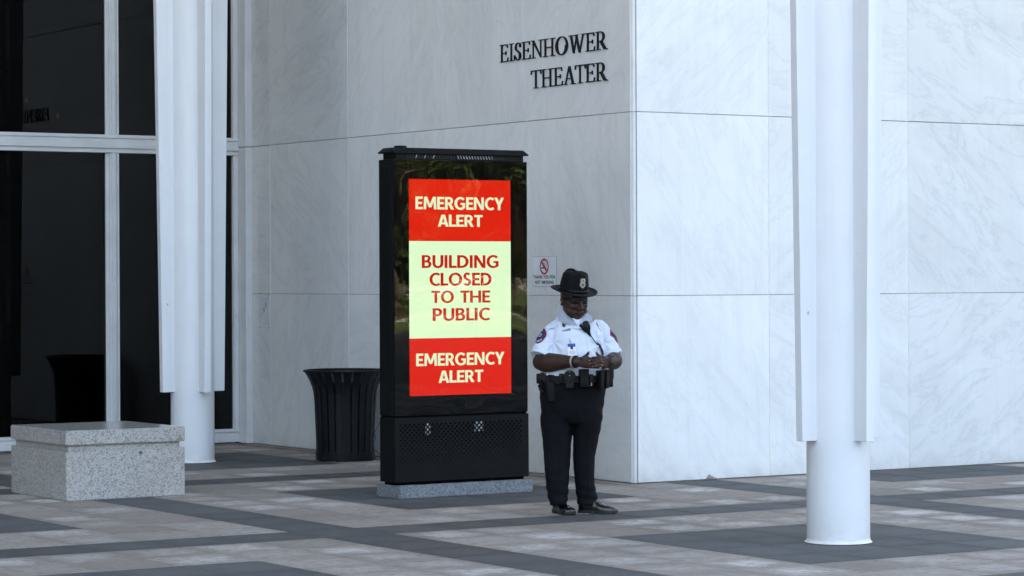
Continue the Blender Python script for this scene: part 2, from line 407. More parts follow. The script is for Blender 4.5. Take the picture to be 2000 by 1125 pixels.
# ------------------------------------------------------------------ theatre block with marble panels
blk = empty('marble_theater_block', (0, 0, 0))
tag(blk, 'white marble clad theater block with corner between the two columns', 'building')
HB = 19.0
T = .03                       # panel thickness; panel face of left wall at x=0, right wall at y=0
bm = B(); prism(bm, [(.07, T), (40, T), (40, 40), (T, 40), (T, .07)], 'z', -.05, 4.70); mk('wall_core', bm, M['core'], blk)
bm = B(); prism(bm, [(.03, 0), (40.02, 0), (40.02, 40.02), (0, 40.02), (0, .03)], 'z', 4.704, HB); mk('upper_wall', bm, M['upper'], blk)
rows = [(0.0, 1.565), (1.565, 3.102), (3.102, 4.70)]
ycols = [.037, 1.611, 3.222, 4.83, 6.47, 6.875]
xcols = [.037, 1.429, 3.006, 4.60, 6.19, 7.78, 9.37, 10.96, 12.55, 14.1]
G = .0035
pm = {}
def panel_mesh(w, h):
    k = (round(w, 3), round(h, 3))
    if k not in pm:
        bm = B(); box(bm, -w / 2, w / 2, -T / 2, T / 2, -h / 2, h / 2, .0016)
        me = bpy.data.meshes.new('marble_panel'); bm.normal_update(); bm.to_mesh(me); bm.free(); me.materials.append(M['marble']); pm[k] = me
    return pm[k]
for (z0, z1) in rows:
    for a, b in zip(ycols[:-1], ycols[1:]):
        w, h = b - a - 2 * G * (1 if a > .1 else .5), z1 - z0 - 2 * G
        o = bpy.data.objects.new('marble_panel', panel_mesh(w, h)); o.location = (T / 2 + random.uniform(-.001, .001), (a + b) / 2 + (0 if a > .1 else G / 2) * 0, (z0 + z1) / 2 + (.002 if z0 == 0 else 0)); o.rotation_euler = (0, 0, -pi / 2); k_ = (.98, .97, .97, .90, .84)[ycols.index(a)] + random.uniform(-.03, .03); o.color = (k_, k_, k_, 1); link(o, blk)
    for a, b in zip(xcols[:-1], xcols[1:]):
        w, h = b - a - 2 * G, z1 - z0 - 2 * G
        o = bpy.data.objects.new('marble_panel', panel_mesh(w, h)); o.location = ((a + b) / 2, T / 2 + random.uniform(-.001, .001), (z0 + z1) / 2 + (.002 if z0 == 0 else 0)); k_ = (1.0, .95, .87)[min(2, xcols.index(a))] + random.uniform(-.025, .01); o.color = (k_, k_, k_, 1); link(o, blk)  # greyer marble by column; tone also carries the light's falloff to the right
# sealant in the upright joints, dark bed joints
for y in ycols[1:-1]:
    bm = B(); box(bm, .0022, T - .002, y - G - .001, y + G + .001, .006, 4.69); mk('upright_joint', bm, M['joint'], blk)
for x in xcols[1:-1]:
    bm = B(); box(bm, x - G - .001, x + G + .001, .0022, T - .002, .006, 4.69); mk('upright_joint', bm, M['joint'], blk)
for z in (1.565, 3.102):
    bm = B(); box(bm, .006, T - .003, .05, 6.87, z - G - .001, z + G + .001); mk('bed_joint', bm, M['joint_dark'], blk)
    bm = B(); box(bm, .05, 14.0, .006, T - .003, z - G - .001, z + G + .001); mk('bed_joint', bm, M['joint_dark'], blk)
# chamfered corner bead of three stones
for (z0, z1) in rows:
    bm = B(); prism(bm, [(.0035, .0415), (.012, .018), (.019, .011), (.030, .0035), (.030, .029), (.025, .0415)], 'z', z0 + .003, z1 - .003)
    o = mk('corner_bead', bm, M['marble'], blk, 25)
# knocked-off chip at the foot of the right wall, with the rubble grey stone behind it
bm = B(); prism(bm, [(-.06, 0), (-.055, .012), (-.04, .020), (-.035, .036), (-.018, .043), (.0, .028), (.012, .026), (.03, .014), (.05, .012), (.06, 0)], 'y', -.0016, .002)
mk('stone_chip', bm, plain('bare_stone', (.27, .235, .20), .95, var=.35, nscale=40), blk, loc=(.80, 0, .003))

# patched square of stone with four pins, on the left wall beside the window frame
pp = empty('stone_patch_plate', (0, 6.605, 1.39)); tag(pp, 'small pale rectangular plate on the wall beside the window frame', 'plate')
bm = B(); box(bm, -.003, .001, -.112, .108, -.15, .15, .001); mk('plate', bm, plain('plate_stone', (.56, .57, .58), .6), pp)
for yy, zz in ((-.10, .172), (.10, .172), (-.10, -.172), (.10, -.172)):
    bm = B(); box(bm, -.004, .001, yy - .005, yy + .005, zz - .006, zz + .006, .001); mk('pin', bm, M['sign_black'], pp)
for yy, zz in ((-.035, .06), (.005, .012)):
    bm = B(); prism(bm, [(yy + .016 * cos(a), zz + .026 * sin(a)) for a in [2 * pi * i / 12 for i in range(12)]], 'x', -.0046, -.003); mk('rust_spot', bm, plain('rust_spot', (.36, .31, .22), .9), pp)

# opposite block across the entrance, roof slab over both (out of frame; they shade the plaza)
ob = empty('opposite_marble_block', (-27, 0, 0)); tag(ob, 'pale marble block facing the theater block across the entrance, outside the frame', 'building')
bm = B(); box(bm, -70, -27, 0, 40, -.05, HB); o = mk('wall', bm, M['upper']); o.parent = ob; o.matrix_parent_inverse = Matrix.Translation((27, 0, 0))
bm = B(); box(bm, -72, 44, -8.0, 60, HB + .01, HB + 2.2, .05); tag(mk('canopy_roof', bm, M['upper']), 'broad white overhanging roof resting on the tall columns, above the frame', 'roof')

# ------------------------------------------------------------------ columns with four fins
def column(cx, cy, label):
    t = empty('white_column', (cx, cy, 0)); tag(t, label, 'column', 'white columns of the portico')
    r = .204; n = 64
    bm = B(); loft(bm, [[(r_ * cos(2 * pi * i / n), r_ * sin(2 * pi * i / n), z) for i in range(n)] for z, r_ in ((.022, r), (.5, r), (6, r), (HB, r))]); mk('shaft', bm, M['white_paint'], t, 40)
    bm = B(); loft(bm, [[(r_ * cos(2 * pi * i / n), r_ * sin(2 * pi * i / n), z) for i in range(n)] for z, r_ in ((.001, .214), (.005, .219), (.009, .216), (.014, .209), (.022, .2055), (.032, .2043))]); mk('base_flange', bm, plain('flange_sealant', (.68, .66, .62), .5), t, 40)
    z0, th = .665, .033
    for k in range(4):
        bm = B()
        def w(z): return .320 + .0138 * (z - z0)
        for sgn in (0,):
            pts = [(.15, z0), (w(z0), z0), (w(HB), HB), (.15, HB)]
            prism(bm, pts, 'y', -th, th)
            es = [e for e in bm.edges if abs(e.verts[0].co.x - e.verts[1].co.x) > .01 or e.verts[0].co.x > .2 or True]
            bmesh.ops.bevel(bm, geom=es, offset=.003, segments=1, affect='EDGES')
        mk('fin', bm, M['white_paint'], t, rot=(0, 0, k * pi / 2))
    return t
column(-1.825, -4.844, 'white round column with four upright fins standing on the dark square at right')
column(-1.80, 4.63, 'white finned column behind the granite bench in front of the dark glass')

# ------------------------------------------------------------------ glazed entrance wall
gw = empty('glazed_entrance_wall', (0, 7.04, 0)); tag(gw, 'dark glass entrance wall in white frames at left', 'glass wall')
def gp(name, mat, boxes, bev=.002, smooth=None):
    bm = B()
    for q in boxes:
        b2 = B(); box(b2, *q, bev); me = bpy.data.meshes.new('t'); b2.to_mesh(me); b2.free(); bm.from_mesh(me); bpy.data.meshes.remove(me)
    o = mk(name, bm, mat, smooth=smooth); o.parent = gw; o.matrix_parent_inverse = Matrix.Translation((0, -7.04, 0)); return o
FY, GY = 7.04, 7.10
gp('wall_jamb', M['frame'], [(-.075, .028, 6.878, 7.10, .004, 3.095)]); gp('wall_jamb', M['frame'], [(-.075, .028, 6.878, 7.10, 3.103, 9)])
xm = [-.105] + [-1.505 - 1.39 * k for k in range(0, 19)]
ROWS = [(.15, 3.013), (3.198, 6.0), (6.19, 9.0)]
for i, x in enumerate(xm):
    for (z0, z1) in ROWS:
        if i == 0:
            gp('frame_stile', M['frame'], [(-.130, -.079, FY, FY + .10, z0 - .0, z1), (-.104, -.0782, FY - .006, FY + .04, z0, z1)])
        else:
            gp('mullion', M['frame'], [(x - .028, x + .072, FY + .012, FY + .13, z0, z1), (x - .066, x - .028, FY + .03, FY + .13, z0, z1), (x - .012, x + .03, FY - .008, FY + .05, z0, z1), (x + .05, x + .068, FY - .002, FY + .05, z0, z1)])
XL, XR = -26.95, -.0765
for z in (3.013, 6.0):
    gp('transom', M['frame'], [(XL, XR, FY - .012, FY + .13, z + .001, z + .026), (XL, XR, FY + .004, FY + .12, z + .026, z + .048), (XL, XR, FY - .02, FY + .13, z + .048, z + .128), (XL, XR, FY + .004, FY + .12, z + .128, z + .150), (XL, XR, FY - .012, FY + .13, z + .150, z + .185)])
gp('sill', M['frame'], [(XL, XR, FY - .012, FY + .13, .117, .149), (XL, XR, FY + .004, FY + .12, .09, .117), (XL, XR, FY - .018, FY + .13, .014, .09), (XL, XR - .03, FY + .02, FY + .12, .002, .014)])
for i in range(len(xm) - 1):
    xr = -.1295 if i == 0 else xm[i] - .066
    xl = xm[i + 1] + .072
    for (z0, z1) in ROWS:
        gp('glass_pane', M['glass'], [(xl - .01, xr + .01, GY, GY + .008, z0 - .01, z1 + .01)], 0)
        gp('gasket', M['rubber'], [(xl + .0005, xl + .01, GY - .012, GY - .001, z0, z1), (xr - .01, xr - .0005, GY - .012, GY - .001, z0, z1)], 0)
# the unlit lobby behind the glass
lob = empty('lobby', (-10, 12, 0)); lob['kind'] = 'structure'
def lp(name, mat, q):
    bm = B(); box(bm, *q); o = mk(name, bm, mat); o.parent = lob; o.matrix_parent_inverse = Matrix.Translation((10, -12, 0)); return o
lp('lobby_floor', M['lobby_floor'], (-27, .02, 7.18, 20, -.06, .0)); lp('lobby_wall', M['lobby'], (-27, .02, 20, 20.3, -.05, HB)); lp('lobby_wall', M['lobby'], (-.5 + .47, .025, 7.2, 20, 0, HB)); lp('lobby_wall', M['lobby'], (-26.99, -26.9, 7.2, 20, 0, HB)); lp('lobby_ceiling', M['lobby'], (-26.9, -.03, 7.2, 20, 9.2, 9.4)); lp('lobby_header', M['frame'], (-26.95, -.08, 7.06, 7.2, 9.0, HB))
glow = emit_mat('lamp_glow', (1.0, .45, .12), .025)
for x, y, z, lab in ((-.40, 11.0, 3.62, 'faint warm lamp glowing inside the dark glass, left of the mullion'), (-.05, 12.6, 3.9, 'faint warm lamp glowing inside the dark glass by the column edge')):
    t = empty('lobby_wall_lamp', (min(x, -.12), y, z)); tag(t, lab, 'lamp', 'lamps in the lobby')
    bm = B(); tube(bm, [(0, 0, 0), (-.01, -.03, .03)], .018, 8); mk('lamp_shade', bm, glow, t, 40)
    bm = B(); box(bm, .02, .06, -.02, .02, -.05, .05, .004); mk('backplate', bm, M['can'], t)

# ------------------------------------------------------------------ granite bench
bn = empty('granite_bench', (-4.05, 1.70, 0)); tag(bn, 'low square granite block bench with polished cap beside the left column', 'bench')
bx0, bx1, by0, by1 = -.568, .45, -.60, .50
def chip_box(bm, x0, x1, y0, y1, z0, z1, n=26, amp=.003, bev=.006, seed=0):
    box(bm, x0, x1, y0, y1, z0, z1)
    bmesh.ops.bevel(bm, geom=list(bm.edges), offset=bev, segments=2, affect='EDGES')
    bmesh.ops.subdivide_edges(bm, edges=[e for e in bm.edges if e.calc_length() > .1], cuts=n, use_grid_fill=True)
    for v in bm.verts:
        d = sorted((min(abs(v.co.x - x0), abs(v.co.x - x1)), min(abs(v.co.y - y0), abs(v.co.y - y1)), min(abs(v.co.z - z0), abs(v.co.z - z1))))
        k = max(0, 1 - d[1] / .012)                       # only edges get nibbled
        f = noise.noise(v.co * 28 + Vector((seed, 0, 0)))
        a = amp * k * max(0, f) * 2.2
        c = Vector(((x0 + x1) / 2, (y0 + y1) / 2, (z0 + z1) / 2)); v.co += (c - v.co).normalized() * a
bm = B(); chip_box(bm, bx0, bx1, by0, by1, .001, .385); mk('base_block', bm, M['granite'], bn, 30)
bm = B(); box(bm, bx0 + .03, bx1 - .035, by0 + .03, by1 - .03, .386, .432); mk('neck', bm, M['granite'], bn)
bm = B(); chip_box(bm, bx0 - .003, bx1 + .002, by0 - .003, by1 + .003, .433, .545, seed=9); mk('cap', bm, M['granite'], bn, 30)
bm = B(); box(bm, bx0 + .004, bx1 - .005, by0 + .004, by1 - .004, .5452, .5485, .0015); mk('polished_top', bm, M['granite_top'], bn)
bm = B(); prism(bm, [(.018 * cos(a) * (1 + .12 * sin(3 * a)), .013 * sin(a)) for a in [2 * pi * i / 16 for i in range(16)]], 'y', -.002, .004); mk('plugged_hole', bm, plain('plug', (.10, .10, .10), .8), bn, loc=(.065, by0, .355))
bm = B(); prism(bm, [(-.035, .0), (-.03, .022), (.0, .03), (.025, .028), (.03, .008), (.01, .0)], 'y', -.0055, .004); mk('chipped_patch', bm, plain('bare_granite', (.27, .225, .165), .95, var=.3, nscale=60), bn, loc=(.40, by0, .4345))

# ------------------------------------------------------------------ trash can with flared slats
tc_ = empty('slatted_trash_can', (-.495, 4.03, 0)); tag(tc_, 'black slatted metal trash can with flared rim beside the display kiosk', 'trash can')
prof = [(.035, .272), (.2, .276), (.4, .283), (.55, .290), (.64, .298), (.70, .312), (.75, .332), (.79, .353), (.825, .374), (.845, .383)]
NS = 24
bm = B(); th = .006; wd = .029
rings = []
for k, (z, r) in enumerate(prof):
    hw = wd * (r / .28)
    rings.append([(r - th, -hw, z), (r - th, hw, z), (r, hw * .99, z), (r, -hw * .99, z)])
loft(bm, rings); slat_me = bpy.data.meshes.new('slat'); bm.normal_update(); bm.to_mesh(slat_me); bm.free(); slat_me.materials.append(M['can'])
for k in range(NS):
    o = bpy.data.objects.new('slat', slat_me); o.rotation_euler = (0, 0, 2 * pi * (k + .3) / NS); link(o, tc_)
def ring_band(name, z0, z1, r0, r1, th=.008, n=64, mat=None):
    bm = B(); R_ = [[(r * cos(2 * pi * i / n), r * sin(2 * pi * i / n), z) for i in range(n)] for z, r in ((z0, r0), (z1, r1), (z1, r1 - th), (z0, r0 - th), (z0, r0))]
    loft(bm, R_, cap=False); return mk(name, bm, mat or M['can'], tc_, 40)
ring_band('foot_band', .008, .085, .279, .2815); ring_band('inner_band', .40, .45, .2765, .279)
bm = B(); n = 64
loft(bm, [[((.385 + .013 * cos(a)) * cos(2 * pi * i / n), (.385 + .013 * cos(a)) * sin(2 * pi * i / n), .848 + .013 * sin(a)) for i in range(n)] for a in [2 * pi * k / 10 for k in range(11)]], cap=False); mk('rim', bm, M['can'], tc_, 60)
bm = B(); rg = []
for k in range(13):
    z = .05 + .68 * k / 12; rg.append([((.255 + .006 * noise.noise(Vector((cos(a) * 4, sin(a) * 4, z * 9)))) * cos(a), (.255 + .006 * noise.noise(Vector((cos(a) * 4, sin(a) * 4, z * 9)))) * sin(a), z) for a in [2 * pi * i / 48 for i in range(48)]])
loft(bm, rg, cap=False); mk('liner_bag', bm, M['bag'], tc_, 60)
bm = B(); loft(bm, [ell(0, 0, .012, .262, .262, 40), ell(0, 0, .05, .262, .262, 40)]); mk('floor_plate', bm, M['can'], tc_)
for k in range(4):
    a = pi / 4 + k * pi / 2; bm = B(); loft(bm, [ell(.25 * cos(a), .25 * sin(a), 0.0, .02, .02, 12), ell(.25 * cos(a), .25 * sin(a), .012, .02, .02, 12)]); mk('foot', bm, M['can'], tc_)

# ------------------------------------------------------------------ text helper
def text_mesh(body, bold=.0, space=1.0):
    cu = bpy.data.curves.new('text', 'FONT'); cu.body = body; cu.size = 1; cu.offset = bold; cu.space_character = space; cu.fill_mode = 'FRONT'; cu.resolution_u = 4
    o = bpy.data.objects.new('text', cu); COL.objects.link(o); dg = bpy.context.evaluated_depsgraph_get(); me = bpy.data.meshes.new_from_object(o.evaluated_get(dg))
    bpy.data.objects.remove(o); bpy.data.curves.remove(cu)
    xs = [v.co.x for v in me.vertices]; ys = [v.co.y for v in me.vertices]
    return me, min(xs), max(xs), min(ys), max(ys)
def text_on(name, body, x0, x1, z0, z1, mat, parent, plane, bold=.02, space=1.0, depth=0.0):
    """fit a line of text into a box: plane maps (u, w) -> world"""
    me, a, b, c, d = text_mesh(body, bold, space)
    for v in me.vertices:
        u = x0 + (v.co.x - a) / (b - a) * (x1 - x0); w = z0 + (v.co.y - c) / (d - c) * (z1 - z0)
        v.co = plane(u, w)
    me.materials.clear(); me.materials.append(mat)
    o = bpy.data.objects.new(name, me); return link(o, parent)

# ------------------------------------------------------------------ bold sans capitals for the display
def arc(cx, cz, rx, rz, a0, a1, t0, t1, n=14):
    """curved stroke as quads, thickness t0 at the sides, t1 at top and bottom"""
    out = []; pr = None
    for i in range(n + 1):
        a = radians(a0 + (a1 - a0) * i / n); t = t0 * cos(a) ** 2 + t1 * sin(a) ** 2
        o = (cx + rx * cos(a), cz + rz * sin(a)); q = (cx + (rx - t) * cos(a), cz + (rz - t) * sin(a))
        if pr: out.append([pr[0], o, q, pr[1]])
        pr = (o, q)
    return out
def R4(x0, x1, z0, z1): return [(x0, z0), (x1, z0), (x1, z1), (x0, z1)]
def bar(x0, z0, x1, z1, t): return [(x0 - t / 2, z0), (x0 + t / 2, z0), (x1 + t / 2, z1), (x1 - t / 2, z1)]

SANS = {
 'E': (.60, [R4(0, .2, 0, 1), R4(.2, .55, .82, 1), R4(.2, .50, .415, .585), R4(.2, .56, 0, .18)]),
 'M': (1.04, [bar(.11, 0, .15, 1, .19), bar(.89, 0, .85, 1, .19), bar(.18, 1, .50, .16, .2), bar(.82, 1, .50, .16, .2)]),
 'R': (.72, [R4(0, .2, 0, 1), R4(.2, .34, .83, 1), R4(.2, .34, .39, .56)] + arc(.33, .695, .28, .305, -90, 90, .2, .17) + [bar(.35, .45, .57, 0, .225)]),
 'G': (.90, arc(.46, .5, .46, .52, 45, 318, .21, .175, 26) + [R4(.63, .82, .12, .54), R4(.47, .82, .38, .54)]),
 'C': (.76, arc(.46, .5, .46, .52, 52, 308, .21, .175, 26)),
 'N': (.84, [R4(0, .19, 0, 1), R4(.58, .77, 0, 1), bar(.11, 1, .66, 0, .22)]),
 'Y': (.74, [bar(.10, 1, .36, .40, .225), bar(.62, 1, .36, .40, .225), R4(.26, .46, 0, .44)]),
 'A': (.80, [bar(.10, 0, .36, 1, .2), bar(.68, 0, .42, 1, .2), R4(.2, .58, .19, .355)]),
 'L': (.55, [R4(0, .2, 0, 1), R4(.2, .52, 0, .18)]), 'T': (.66, [R4(0, .62, .82, 1), R4(.21, .41, 0, .82)]), 'I': (.29, [R4(0, .2, 0, 1)]),
 'B': (.70, [R4(0, .2, 0, 1), R4(.2, .34, .84, 1), R4(.2, .36, .43, .59), R4(.2, .36, 0, .17)] + arc(.33, .75, .26, .25, -90, 90, .19, .16) + arc(.35, .295, .29, .295, -90, 90, .2, .17)),
 'U': (.80, [R4(0, .2, .34, 1), R4(.53, .73, .34, 1)] + arc(.365, .36, .365, .38, 180, 360, .2, .18, 18)),
 'D': (.84, [R4(0, .2, 0, 1), R4(.2, .32, .82, 1), R4(.2, .32, 0, .18)] + arc(.31, .5, .46, .5, -90, 90, .21, .18, 18)),
 'O': (1.0, arc(.47, .5, .47, .52, 0, 360, .21, .175, 36)),
 'S': (.62, arc(.285, .725, .265, .295, 35, 200, .19, .165, 18) + arc(.285, .725, .265, .295, 200, 265, .2, .18, 8) + [[(.10, .55), (.28, .38), (.46, .45), (.29, .62)]] + arc(.275, .275, .285, .295, -150, 75, .2, .165, 18)),
 'H': (.84, [R4(0, .2, 0, 1), R4(.57, .77, 0, 1), R4(.2, .57, .41, .58)]), 'P': (.68, [R4(0, .2, 0, 1), R4(.2, .34, .83, 1), R4(.2, .34, .37, .54)] + arc(.33, .685, .29, .315, -90, 90, .2, .17)), ' ': (.30, []),
}
def sans_line(name, txt, x0, x1, z0, z1, mat, parent, plane):
    tot = sum(SANS[c][0] for c in txt) - .05; sc = (x1 - x0) / tot; h = z1 - z0; x = 0; bm = B(); q = 0
    for c in txt:
        for pl in SANS[c][1]:
            q += 1; bm.faces.new([bm.verts.new(plane(x0 + (x + p[0]) * sc, z0 + p[1] * h) - Vector((0, .00002 * (q % 40), 0))) for p in pl])
        x += SANS[c][0]
    bmesh.ops.recalc_face_normals(bm, faces=list(bm.faces))
    return mk(name, bm, mat, parent)

# ------------------------------------------------------------------ display kiosk
ks = empty('display_kiosk', (-1.785, -.05, 0)); tag(ks, 'tall black digital display kiosk showing a red emergency alert', 'kiosk')
def kp(name, mat, boxes, bev=.003):
    bm = B()
    for q in boxes:
        b2 = B(); box(b2, *q, bev); me = bpy.data.meshes.new('t'); b2.to_mesh(me); b2.free(); bm.from_mesh(me); bpy.data.meshes.remove(me)
    o = mk(name, bm, mat); o.parent = ks; o.matrix_parent_inverse = Matrix.Translation((1.785, .05, 0)); return o
def kob(name, bm, mat, smooth=None):
    o = mk(name, bm, mat, smooth=smooth); o.parent = ks; o.matrix_parent_inverse = Matrix.Translation((1.785, .05, 0)); return o
KX0, KX1, KF, KB = -2.408, -1.160, -.170, .066
bm = B(); box(bm, -2.405, -1.165, -.235, .128, .001, .100)
bmesh.ops.bevel(bm, geom=list(bm.edges), offset=.006, segments=2, affect='EDGES'); bmesh.ops.subdivide_edges(bm, edges=[e for e in bm.edges if e.calc_length() > .06], cuts=14, use_grid_fill=True)
for v in bm.verts:
    v.co += Vector((noise.noise(v.co * 23), noise.noise(v.co * 23 + Vector((5, 0, 0))), noise.noise(v.co * 23 + Vector((0, 9, 0))) * .6)) * .005 * (1 if v.co.z > .02 else .4)
kob('plinth', bm, M['granite_blue'], 50)
kp('base_frame', M['dark'], [(KX0 + .03, KX1 - .03, KF + .03, KB - .02, .09, .128)])
kp('lower_case', M['kblack'], [(KX0, KX1, KF + .006, KB, .122, .629), (KX0 + .002, KX1 - .002, KF + .001, KF + .02, .124, .14)])
kp('upper_case', M['kblack'], [(KX0, KX1, KF + .014, KB, .644, 2.652), (KX0 - .003, KX0 + .012, KF + .055, KB - .02, .65, 2.60)])
kp('case_seam', M['dark'], [(KX0 + .006, KX1 - .006, KF + .02, KB - .006, .62, .65)])
kp('bezel', M['kgloss'], [(KX0 + .004, KX1 - .004, KF + .008, KF + .0145, .648, 2.648)], .001)
kp('alert_banner', M['red'], [(-2.268, -1.323, KF + .0065, KF + .0085, .797, 1.247)], 0); kp('alert_banner', M['red'], [(-2.268, -1.323, KF + .0065, KF + .0085, 2.0125, 2.499)], 0)
sc2 = kp('message_field', M['pale'], [(-2.268, -1.323, KF + .0062, KF + .0084, 1.2475, 2.012)], 0)
kpl = lambda u, w: Vector((u + 1.785, KF + .0052 + .05, w))
for txt, x0, x1, z0, z1, mt in (
    ('EMERGENCY', -2.210, -1.392, 2.262, 2.361, 'pale_text'), ('ALERT', -2.005, -1.590, 2.127, 2.221, 'pale_text'),
    ('BUILDING', -2.155, -1.435, 1.800, 1.902, 'red_text'), ('CLOSED', -2.085, -1.503, 1.660, 1.762, 'red_text'), ('TO', -2.067, -1.858, 1.524, 1.621, 'red_text'), ('THE', -1.800, -1.520, 1.524, 1.621, 'red_text'), ('PUBLIC', -2.057, -1.525, 1.383, 1.483, 'red_text'),
    ('EMERGENCY', -2.210, -1.392, 1.030, 1.129, 'pale_text'), ('ALERT', -2.005, -1.590, .894, .990, 'pale_text')):
    sans_line('alert_text', txt, x0, x1, z0, z1, M[mt], ks, kpl)
bm = B(); NU, NV = 36, 58; gv = []        # slightly wavy sheet, as tempered glass is
for j in range(NV + 1):
    row = []
    for i in range(NU + 1):
        x = KX0 + .0015 + (KX1 - KX0 - .003) * i / NU; z = .6455 + 2.0055 * j / NV
        e = min(1, i / 2, (NU - i) / 2, j / 2, (NV - j) / 2); row.append(bm.verts.new((x, KF + .0003 + e * (.0011 * noise.noise(Vector((x * 2.1, 3, z * 1.5))) + .00035 * noise.noise(Vector((x * 6, 7, z * 4.2)))), z)))
    gv.append(row)
for j in range(NV):
    for i in range(NU): bm.faces.new((gv[j][i], gv[j][i + 1], gv[j + 1][i + 1], gv[j + 1][i]))
kob('cover_glass', bm, M['kglass'], 180)
# perforated lower panel: brick lattice of cells with an octagonal hole each
bm = B(); px, pz = .0415, .0203; cols, nrow = 28, 16; hx0, hz1 = -2.3575, .571
yF = KF
def quadf(a, b, c, d):
    try: bm.faces.new((a, b, c, d))
    except ValueError: pass
# lattice built row by row: each row is a band pz high and hole cells px wide, alternate rows shifted half a cell
for r in range(nrow):
    zc = hz1 - r * pz; rad = .0108 - .0066 * (r / (nrow - 1)) ** 1.15; rad = min(rad, pz * .49)
    sh = 0 if r % 2 == 0 else px / 2
    for c in range(cols - (r % 2)):
        xc = hx0 + c * px + sh; N = 10
        hole = [bm.verts.new((xc + rad * cos(2 * pi * k / N), yF, zc + rad * sin(2 * pi * k / N))) for k in range(N)]
        deep = [bm.verts.new((v.co.x, yF + .003, v.co.z)) for v in hole]
        def onrect(a):
            dx, dz = cos(a), sin(a); s_ = min((px / 2) / max(abs(dx), 1e-6), (pz / 2) / max(abs(dz), 1e-6)); return (xc + dx * s_, yF, zc + dz * s_)
        angs = [2 * pi * k / N for k in range(N)]; ca = [atan2(pz, px), pi - atan2(pz, px), pi + atan2(pz, px), 2 * pi - atan2(pz, px)]
        outer = [bm.verts.new(onrect(a)) for a in angs]
        for k in range(N):
            k2 = (k + 1) % N; a0, a1 = angs[k], angs[k] + 2 * pi / N
            cor = [q for q in ca if a0 + 1e-4 < q < a1 - 1e-4]
            vs = [hole[k], outer[k]] + [bm.verts.new(onrect(q)) for q in cor] + [outer[k2], hole[k2]]
            bm.faces.new(vs); bm.faces.new((hole[k], hole[k2], deep[k2], deep[k]))
zt, zb_ = hz1 + pz / 2, hz1 - (nrow - 1) * pz - pz / 2; xa, xb = hx0 - px / 2, hx0 + (cols - 1) * px + px / 2
def rect(x0, x1, z0, z1): bm.faces.new([bm.verts.new(p) for p in ((x0, yF, z0), (x1, yF, z0), (x1, yF, z1), (x0, yF, z1))])
rect(KX0 + .002, KX1 - .002, zt, .626); rect(KX0 + .002, KX1 - .002, .126, zb_); rect(KX0 + .002, xa, zb_, zt); rect(xb, KX1 - .002, zb_, zt)
for r in range(1, nrow, 2):
    zc = hz1 - r * pz; rect(xa, xa + px / 2, zc - pz / 2, zc + pz / 2); rect(xb - px / 2, xb, zc - pz / 2, zc + pz / 2)
bmesh.ops.recalc_face_normals(bm, faces=list(bm.faces))
for f in bm.faces:
    f.normal_update()
    if abs(f.normal.y) > .9 and f.normal.y > 0: f.normal_flip()
kob('perforated_panel', bm, M['kblack'])
kp('inner_backing', M['dark'], [(KX0 + .004, KX1 - .004, KF + .0045, KF + .0055, .128, .627)], 0)
for (x0, x1, z0, z1) in ((-2.128, -2.084, .49, .582), (-1.672, -1.592, .50, .590)):
    kp('glint_patch', M['pgrey'], [(x0, x1, KF + .0033, KF + .0042, z0, z1)], 0)  # thin grey sheets added for the bright glints in the holes
# neck with slanted vent slots, hood and lifting knob
kp('vent_neck', M['kblack'], [(KX0 + .028, KX1 - .028, KF + .022, KB - .02, 2.652, 2.705)])
for k in range(17 + 18):
    if k == 17: continue
    x = -2.275 + .0265 * k; sl = .012 if k < 17 else -.012
    bm = B(); prism(bm, [(x - .004, 2.664), (x + .004, 2.664), (x + .004 + sl, 2.690), (x - .004 + sl, 2.690)], 'y', KF + .0205, KF + .024)
    kob('vent_slot', bm, M['pgrey'] if 17 < k < 31 or k in (3, 6, 9) else M['rubber'])
bm = B()
loft(bm, [[(KX0 - e, KF - e2, z), (KX1 + e, KF - e2, z), (KX1 + e, KB + e2, z), (KX0 - e, KB + e2, z)] for z, e, e2 in ((2.700, .004, .006), (2.710, .004, .006), (2.744, -.028, -.024))]); kob('hood', bm, M['kblack'])
bm = B(); loft(bm, [ell(-2.26, -.02, z, r, r, 24) for z, r in ((2.746, .05), (2.76, .05), (2.764, .046))]); kob('lifting_knob', bm, M['kblack'], 40)
bm = B(); tube(bm, catmull([(-2.41, .03, .62), (-2.44, .05, .55), (-2.462, .06, .50), (-2.45, .06, .46), (-2.475, .07, .41), (-2.44, .06, .36), (-2.405, .05, .33)]), .0025, 6); kob('cable', bm, M['rubber'], 60)

